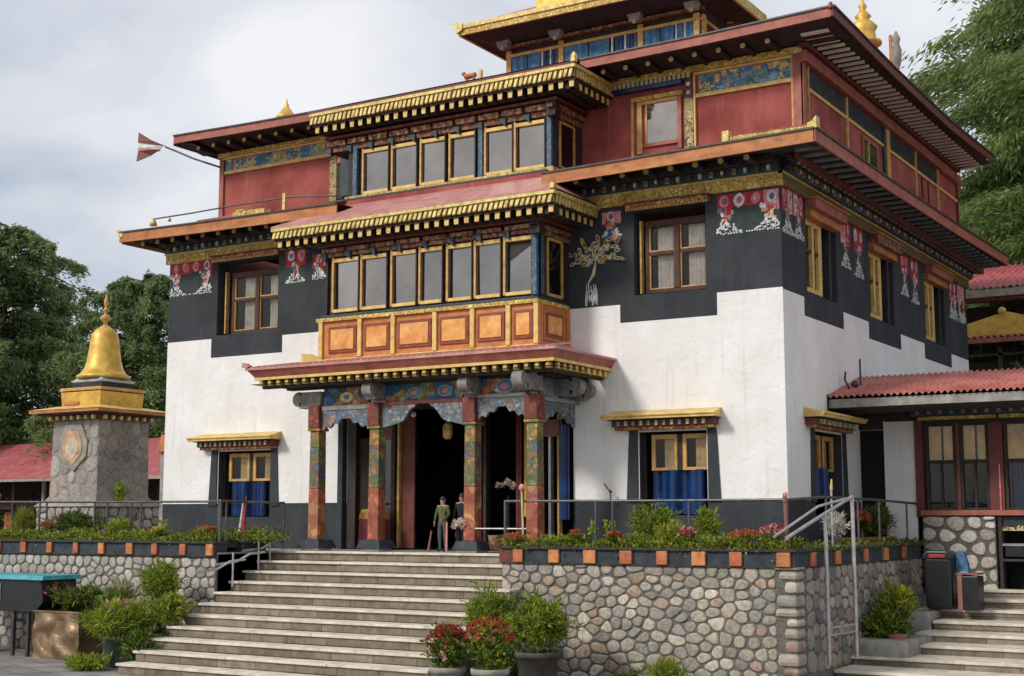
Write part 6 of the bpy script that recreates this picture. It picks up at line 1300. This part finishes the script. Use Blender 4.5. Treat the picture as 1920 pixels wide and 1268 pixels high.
q = MB(); q.quad((0, 2.12, 2.47), (7.5, 2.12, 2.47), (7.5, 3.9, 3.1), (0, 3.9, 3.1), 'dark_wood'); q.build('soffit', W)
# ================================================================== BUILDINGS BEYOND
H = thing('rear_pagoda', 'distant building with two stacked red tiled roofs and a yellow cloth gable', 'building', (2, 16, 0))
q = MB(); q.box(-1.5, 8, 15.5, 20, -1, 6.0, 'dark_wood'); q.build('wall', H)
corrugated('roof', H, -2.2, 8.5, 13.9, 6.25, 17, 7.3, 'old_red_roof', .16, .03); q = MB(); q.box(-2.2, 8.5, 13.9, 13.96, 6.02, 6.2, 'clay_grey'); q.box(-2.0, 8.4, 14.0, 14.3, 5.93, 6.02, 'maroon'); q.build('fascia', H)
corrugated('roof', H, -2.4, 8.5, 13.6, 4.98, 15.5, 5.3, 'old_red_roof', .16, .02); q = MB(); q.box(-2.4, 8.5, 13.6, 13.66, 4.84, 4.95, 'red_fascia'); q.build('fascia', H)
q = MB(); q.add([(-1.6, 13.9, 5.05), (2.6, 13.9, 5.05), (.55, 13.9, 5.62), (-1.0, 13.9, 5.15), (-1.6, 14.6, 5.05), (2.6, 14.6, 5.05), (.55, 14.6, 5.62)], [(0, 1, 2), (0, 2, 6, 4), (1, 5, 6, 2)], 'yellow_cloth'); q.ball((.45, 13.9, 5.64), .10, 'gold'); q.build('gable', H)
q = MB(); q.box(-1.8, 8, 14.4, 14.45, 4.60, 4.66, 'leafgreen' if 'leafgreen' in M else 'cloth_green'); q.box(.2, .3, 14.4, 14.46, 4.0, 4.8, 'cloth_green'); q.box(-1.5, 8, 14.9, 15.4, 4.2, 4.5, 'dark_wood'); q.build('balcony', H)

Lb = thing('long_red_roofed_shed', 'long low building with a plain red roof behind the shrine', 'building', (-30, 12, 0))
q = MB(); q.quad((-60, 11, 2.0), (-23.0, 11, 1.92), (-23.0, 15, 3.5), (-60, 15, 3.35), 'old_red_roof'); q.build('roof', Lb)
q = MB(); q.box(-60, -23.1, 11.0, 11.06, 1.84, 1.93, 'clay_grey'); q.build('fascia', Lb)
q = MB(); q.box(-60, -23.4, 13.8, 15, -1, 2.5, 'interior'); q.build('wall', Lb)
for i in range(12): x = -44+i*1.55; q = MB(); q.box(x, x+.10, 11.7, 11.8, -.02, 2.0, 'dark_wood' if i % 2 else 'clay_grey'); q.build('post', Lb)
q = MB(); q.box(-60, -23.4, 12.2, 12.4, .9, 1.1, 'brown_wood'); q.box(-34.5, -33.9, 12.5, 12.7, 0, .8, 'corbel_orange'); q.build('counter', Lb)
r = thing('orange_gate_post', 'orange capped grey pillar glimpsed between the shrine and the white wall', 'pillar', (-22, 8, 0)); q = MB(); q.box(-22.1, -21.5, 8, 8.6, -.02, 2.5, 'grey_carving'); q.build('shaft', r); q = MB(); q.box(-22.2, -21.3, 7.9, 8.7, 2.5, 3.0, 'corbel_orange', tx=.1, ty=.1); q.build('cap', r)

# ================================================================== TREES
def tree(name, label, x, y, z0, H_, R0, n, mats, leaf, trunk_r, seed, group=None, levels=34, top_frac=.97, droop=.5, z_low=.12, probs=None, width_pow=.8, lean=0):
    rr = np.random.RandomState(seed); T = thing(name, label, 'tree', (x, y, z0), group)
    q = MB(); segs = 7; prev = (x, y, z0); 
    for i in range(1, segs+1):
        t = i/segs; p = (x+lean*t+rr.uniform(-.1, .1), y+rr.uniform(-.1, .1), z0+H_*t*.96); q.cyl(prev, p, trunk_r*(1-(i-1)/segs)+.02, trunk_r*(1-t)+.02, 10, 'bark', False); prev = p
    Ps = []; Ds = []
    per = n//levels
    for i in range(levels):
        t = z_low+(top_frac-z_low)*((i+rr.uniform(0, 1))/levels); z = z0+H_*t
        L = R0*((1-t)**width_pow)*rr.uniform(.60, 1.18)+.35; a = rr.uniform(0, 2*math.pi) if i > 0 else 0
        a = i*2.399+rr.uniform(-.4, .4); dx, dy = math.cos(a), math.sin(a)
        bx = x+lean*t
        tip = (bx+dx*L, y+dy*L, z+L*.12-droop*L*.35); midp = (bx+dx*L*.5, y+dy*L*.5, z+L*.14)
        q.cyl((bx, y, z), midp, .05+trunk_r*.18*(1-t), .04, 6, 'bark', False); q.cyl(midp, tip, .04, .012, 6, 'bark', False)
        m_ = int(per*(.5+L/R0)); s = rr.uniform(0.12, 1, m_)**.8; nc = 7
        nc = 9; cl = rr.uniform(.15, 1.08, nc); ck = rr.randint(0, nc, m_); cdir = rr.normal(0, .55, (nc, 3))[ck]; s = np.clip(cl[ck]+rr.normal(0, .065, m_), .08, 1.15)
        side_ = rr.normal(0, .13, m_)*L*(1.1-s*.5); sidec = rr.normal(0, .17, nc)*L; side_ = side_*.42+sidec[ck]
        zz = z+L*.14*np.sin(np.minimum(s, 1)*math.pi*.5)-droop*L*.35*np.maximum(0, s-.5)*2
        hang = rr.exponential(.22, m_)*(1+droop)*(.35+.5*L/R0)
        P = np.stack([bx+dx*L*s-dy*side_, y+dy*L*s+dx*side_, zz-hang+rr.normal(0, .06, m_)], 1)
        D = np.stack([dx*np.ones(m_)*.7+rr.normal(0, .26, m_), dy*np.ones(m_)*.7+rr.normal(0, .26, m_), -droop*1.1+rr.normal(0, .22, m_)], 1)+cdir
        Ps.append(P); Ds.append(D)
    q.build('trunk', T); leaves(np.concatenate(Ps), np.concatenate(Ds), leaf[0], leaf[1], mats, 'crown', T, probs); return T
CM = ['leaf_conifer', 'leaf_cedar', 'leaf_dark']
g_ = 'dark trees behind the shrine'
tree('conifer_tree', 'broad dark evergreen at the far left rising above the shrine', -40.8, 17, 0, 13.4, 6.6, 210000, CM, (.19, .062), .45, 1, g_, levels=84, probs=[.5, .38, .12], width_pow=.5, z_low=.08)
tree('conifer_tree', 'dark evergreen directly behind the golden bell dome', -33.5, 18, 0, 10.6, 5.0, 160000, CM, (.18, .06), .35, 2, g_, levels=70, probs=[.4, .48, .12], width_pow=.55, z_low=.06)
tree('conifer_tree', 'lower dark evergreen at the left picture edge behind the shed', -46, 16, 0, 10.2, 5.6, 90000, CM, (.2, .07), .35, 3, g_, levels=54, probs=[.5, .38, .12], width_pow=.5, z_low=.05)
tree('conifer_tree', 'thin light green tree with drooping twigs beside the white wall', -27.0, 15.5, 0, 8.5, 2.3, 16000, ['leaf_cedar', 'leaf_mid'], (.18, .06), .14, 4, g_, levels=40, width_pow=.4, z_low=.10, droop=.9)
tree('conifer_tree', 'dense mid green evergreen filling the gap under the thin tree', -29.0, 19, 0, 7.4, 4.4, 80000, CM, (.18, .065), .25, 9, g_, levels=54, width_pow=.35, z_low=.03, probs=[.4, .5, .1])
g_ = 'tall cedars behind the right side of the temple'
tree('cedar_tree', 'towering feathery cedar at the upper right behind the red storey', 4.2, 24, 0, 21.5, 9.0, 560000, ['leaf_cedar', 'leaf_conifer', 'leaf_mid'], (.25, .060), .6, 5, g_, levels=230, probs=[.62, .18, .20], width_pow=.22, z_low=.22, droop=.6, top_frac=.95)
tree('cedar_tree', 'darker cedar lower down between the side eaves and the rear roofs', 0.6, 27, 0, 15, 6.2, 190000, ['leaf_conifer', 'leaf_cedar', 'leaf_dark'], (.19, .065), .45, 6, g_, levels=84, probs=[.45, .43, .12], width_pow=.3, z_low=.2, droop=.6)
tree('cedar_tree', 'dark cedar at the right picture edge beyond the feathery one', 8.5, 31, 0, 20, 6.5, 110000, ['leaf_conifer', 'leaf_cedar', 'leaf_dark'], (.22, .075), .5, 7, g_, levels=70, width_pow=.3, z_low=.2, droop=.6)
# far wooded slope that closes the view under the crowns
def slope(name, label, x0, x1, y, z1, n, seed):
    rr = np.random.RandomState(seed); u = rr.uniform(0, 1, n); v = rr.uniform(0, 1, n)
    P = np.stack([x0+(x1-x0)*u, y+v*7, rr.uniform(-.5, 1, n)*(z1*(.75+.2*np.sin(u*19)+.12*np.sin(u*43)))], 1); D = rr.normal(size=(n, 3))+np.array([0, -.5, .2])
    return tag(leaves(P, D, .55, .26, ['leaf_dark', 'leaf_conifer'], name), label, 'woodland', None, 'stuff')
slope('woodland', 'dense dark undergrowth behind the shed and the shrine', -75, -20, 27, 5.6, 26000, 4)
slope('woodland', 'dense dark undergrowth behind the rear roofs on the right', -8, 22, 37, 8.0, 20000, 5)

# ================================================================== PEOPLE AND PORCH THINGS
def person(name, label, joints, edges, radii, mats_fn, loc, extra=None, skinm='cloth_grey'):
    """one continuous skinned body; materials by height afterwards"""
    root = thing(name, label, 'person', loc)
    me = bpy.data.meshes.new('body'); me.from_pydata([Vector(j)+Vector(loc) for j in joints], edges, []); o = bpy.data.objects.new('body', me); COL.objects.link(o)
    sk = o.modifiers.new('skin', 'SKIN'); sk.use_smooth_shade = True
    for i, r_ in enumerate(radii):
        me.skin_vertices[0].data[i].radius = (r_[0], r_[1]) if isinstance(r_, tuple) else (r_, r_); me.skin_vertices[0].data[i].use_root = (i == 0)
    sb = o.modifiers.new('sub', 'SUBSURF'); sb.levels = 2; sb.render_levels = 2
    dg = bpy.context.evaluated_depsgraph_get(); ev = o.evaluated_get(dg); nm = bpy.data.meshes.new_from_object(ev); nm.name = 'body'
    o.modifiers.clear(); o.data = nm; nm.materials.clear()
    ms = []
    for p in nm.polygons:
        c = p.center-Vector(loc); k = mats_fn(c)
        if k not in ms: ms.append(k); nm.materials.append(MATS[k])
        p.material_index = ms.index(k); p.use_smooth = True
    par(o, root); return root
def human(name, label, loc, s, top, legs, head, faceang=0, arm_r=None, arm_l=None, hair='hair', robe=False):
    J = [(0, 0, .52), (0, 0, .62), (0, 0, .75), (0, .0, .815), (0, -.01, .865), (0, -.015, .935), (-.055, 0, .50), (-.06, -.01, .28), (-.06, .01, .05), (-.062, -.07, .018), (.055, 0, .50), (.06, -.01, .28), (.06, .01, .05), (.062, -.07, .018),
         (-.10, 0, .79)]+(arm_l or [(-.15, .0, .64), (-.13, -.07, .53), (-.12, -.09, .49)])+[(.10, 0, .79)]+(arm_r or [(.15, .0, .64), (.13, -.07, .53), (.12, -.09, .49)])
    Ed = [(0, 1), (1, 2), (2, 3), (3, 4), (4, 5), (0, 6), (6, 7), (7, 8), (8, 9), (0, 10), (10, 11), (11, 12), (12, 13), (2, 14), (14, 15), (15, 16), (16, 17), (2, 18), (18, 19), (19, 20), (20, 21)]
    Rr = [(.085, .062), (.075, .055), (.095, .058), (.032, .032), (.046, .052), (.040, .048), (.052, .055), (.038, .040), (.026, .028), (.022, .02), (.052, .055), (.038, .040), (.026, .028), (.022, .02), (.036, .036), (.027, .027), (.021, .021), (.016, .013), (.036, .036), (.027, .027), (.021, .021), (.016, .013)]
    if robe: Rr[7] = Rr[11] = (.07, .065); Rr[8] = Rr[12] = (.055, .05)
    J = [tuple(c*s for c in j) for j in J]; Rr = [tuple(c*s for c in (r if isinstance(r, tuple) else (r, r))) for r in Rr]
    def fn(c):
        z = c.z/s
        if z > .83: return head
        if z > .80: return 'skin'
        if abs(c.x)/s > .09 and z < .52: return 'skin'
        if z > .50: return top
        if z < .045: return 'cloth_black'
        return legs
    root = person(name, label, J, Ed, Rr, fn, loc)
    x, y, z = loc; q = MB(); hz = z+.905*s
    q.ball((x, y-.064*s, hz-.005*s), .009*s, 'skin', 8); 
    for sx in (-1, 1): q.ball((x+sx*.018*s, y-.058*s, hz+.010*s), .006*s, 'hair', 6); q.ball((x+sx*.050*s, y-.01*s, hz), .012*s, 'skin', 6, (.5, 1, 1.3))
    q.box(x-.013*s, x+.013*s, y-.062*s, y-.055*s, hz-.028*s, hz-.024*s, 'pink'); q.build('face', root)
    q = MB(); q.ball((x, y+.004*s, hz+.018*s), .060*s, hair, 14, (.93, 1.0, .92)); q.build('hair', root)
    for j in (17, 21):     # hands: palm with five separate fingers
        hx, hy, hz_ = (Vector(J[j])+Vector(loc)); sg = -1 if j == 17 else 1; q = MB()
        q.ball((hx, hy, hz_-.012*s), .017*s, 'skin', 8, (.6, 1, 1.1))
        for k in range(4): q.cyl((hx, hy-.011*s+.0075*s*k, hz_-.022*s), (hx-sg*.004*s, hy-.013*s+.0075*s*k, hz_-(.050-.004*abs(k-1.4))*s), .0042*s, .003*s, 6, 'skin')
        q.cyl((hx, hy-.014*s, hz_-.006*s), (hx-sg*.006*s, hy-.028*s, hz_-.026*s), .005*s, .0035*s, 6, 'skin'); q.build('hand', root)
    return root
human('person', 'person in an olive green jacket and grey trousers standing in the doorway', (-5.62, -1.5, .0), .97, 'cloth_green', 'cloth_grey', 'skin', arm_r=[(.145, -.02, .65), (.10, -.10, .57), (.06, -.13, .56)])
human('person', 'dark haired person in black beside the third column holding white cloth', (-5.36, -1.30, .0), 1.03, 'cloth_black', 'cloth_black', 'skin', robe=True)
r = thing('white_cloth_bundle', 'crumpled white and pink cloth held beside the third porch column', 'cloth', (-5.27, -1.5, .4))
flowers(-5.27, -1.52, .34, .09, .10, 26, ['petal_white', 'petal_white', 'petal_pink'], r, 'bundle', .06, top=-.2)
r = thing('pink_stick', 'short pink pole leaning beside the green hooded figure', 'stick', (-5.75, -1.6, 0)); q = MB(); q.cyl((-5.84, -1.62, 0), (-5.80, -1.58, .36), .022, .014, 8, 'maroon_box'); q.build('stick', r)
r = thing('pink_stick', 'tall pink pole standing by the white cloth bundle', 'stick', (-5.45, -1.7, 0)); q = MB(); q.cyl((-5.42, -1.68, 0), (-5.43, -1.66, .50), .018, .014, 8, 'pink'); q.build('stick', r)
r = thing('white_flowers', 'white flowering spray standing in the right doorway bay', 'flowers', (-4.65, -.9, .2))
q = MB(); q.cyl((-4.68, -.9, .0), (-4.68, -.9, .95), .03, .02, 8, 'cloth_black'); q.lathe([(.12, 0), (.16, .28), (.11, .3)], -4.68, -.9, .0, 14, 'dark_pot'); q.build('vase', r)
flowers(-4.72, -.92, 1.0, .13, .10, 22, ['petal_white', 'petal_white', 'petal_pink'], r, 'blossom', .06, top=-.2)
r = thing('woven_basket', 'brown woven basket beside the rightmost porch bay', 'basket', (-4.55, -1.5, 0)); q = MB(); q.lathe([(.09, 0), (.12, .10), (.135, .22), (.145, .24), (.12, .24), (.11, .05)], -4.55, -1.5, .05, 16, 'carved_wood'); q.build('basket', r)
r = thing('offering_chest', 'maroon chest topped with orange flowers inside the left porch bay', 'chest', (-7.85, -.4, 0))
q = MB(); q.box(-8.15, -7.68, -.6, -.2, 0, .55, 'curtain_maroon', tx=.03); q.build('chest', r, .01); q = MB(); q.box(-8.12, -7.71, -.62, -.2, .551, .66, 'frieze_orange', tx=.02); q.box(-8.1, -7.72, -.6, -.2, .661, .74, 'yellow_cloth', tx=.03); q.build('cloth', r, .01); flowers(-7.9, -.4, .76, .14, .09, 34, ['petal_orange'], r, size=.045)
r = thing('porch_lantern', 'yellow paper lantern hanging in the dark doorway', 'lantern', (-6.55, -.2, 2.3)); q = MB(); q.lathe([(.05, 0), (.09, .05), (.09, .24), (.05, .30)], -6.35, -.3, 2.0, 14, 'gold'); q.build('shade', r); q = MB(); q.cyl((-6.35, -.3, 2.3), (-6.35, -.3, 2.62), .008, None, 6, 'dark_metal'); q.build('cord', r)
r = thing('porch_lantern', 'small white bulb lamp under the lintel above the doorway', 'lamp', (-6.7, -.9, 2.4)); q = MB(); q.ball((-6.62, -1.0, 2.42), .055, 'cloth_white', 12); q.build('bulb', r); q = MB(); q.cyl((-6.62, -1.0, 2.47), (-6.62, -1.0, 2.62), .01, None, 6, 'dark_metal'); q.build('cord', r)
r = thing('wall_wire', 'bent black wire sticking up before the white wall left of the window', 'wire', (-3.0, -.2, .9)); q = MB(); q.tube([(-3.1, -.15, .86), (-3.1, -.15, 1.0), (-3.22, -.15, 1.16)], .012, 6, 'dark_metal'); q.ball((-3.1, -.15, 1.02), .03, 'dark_metal', 7); q.build('wire', r)
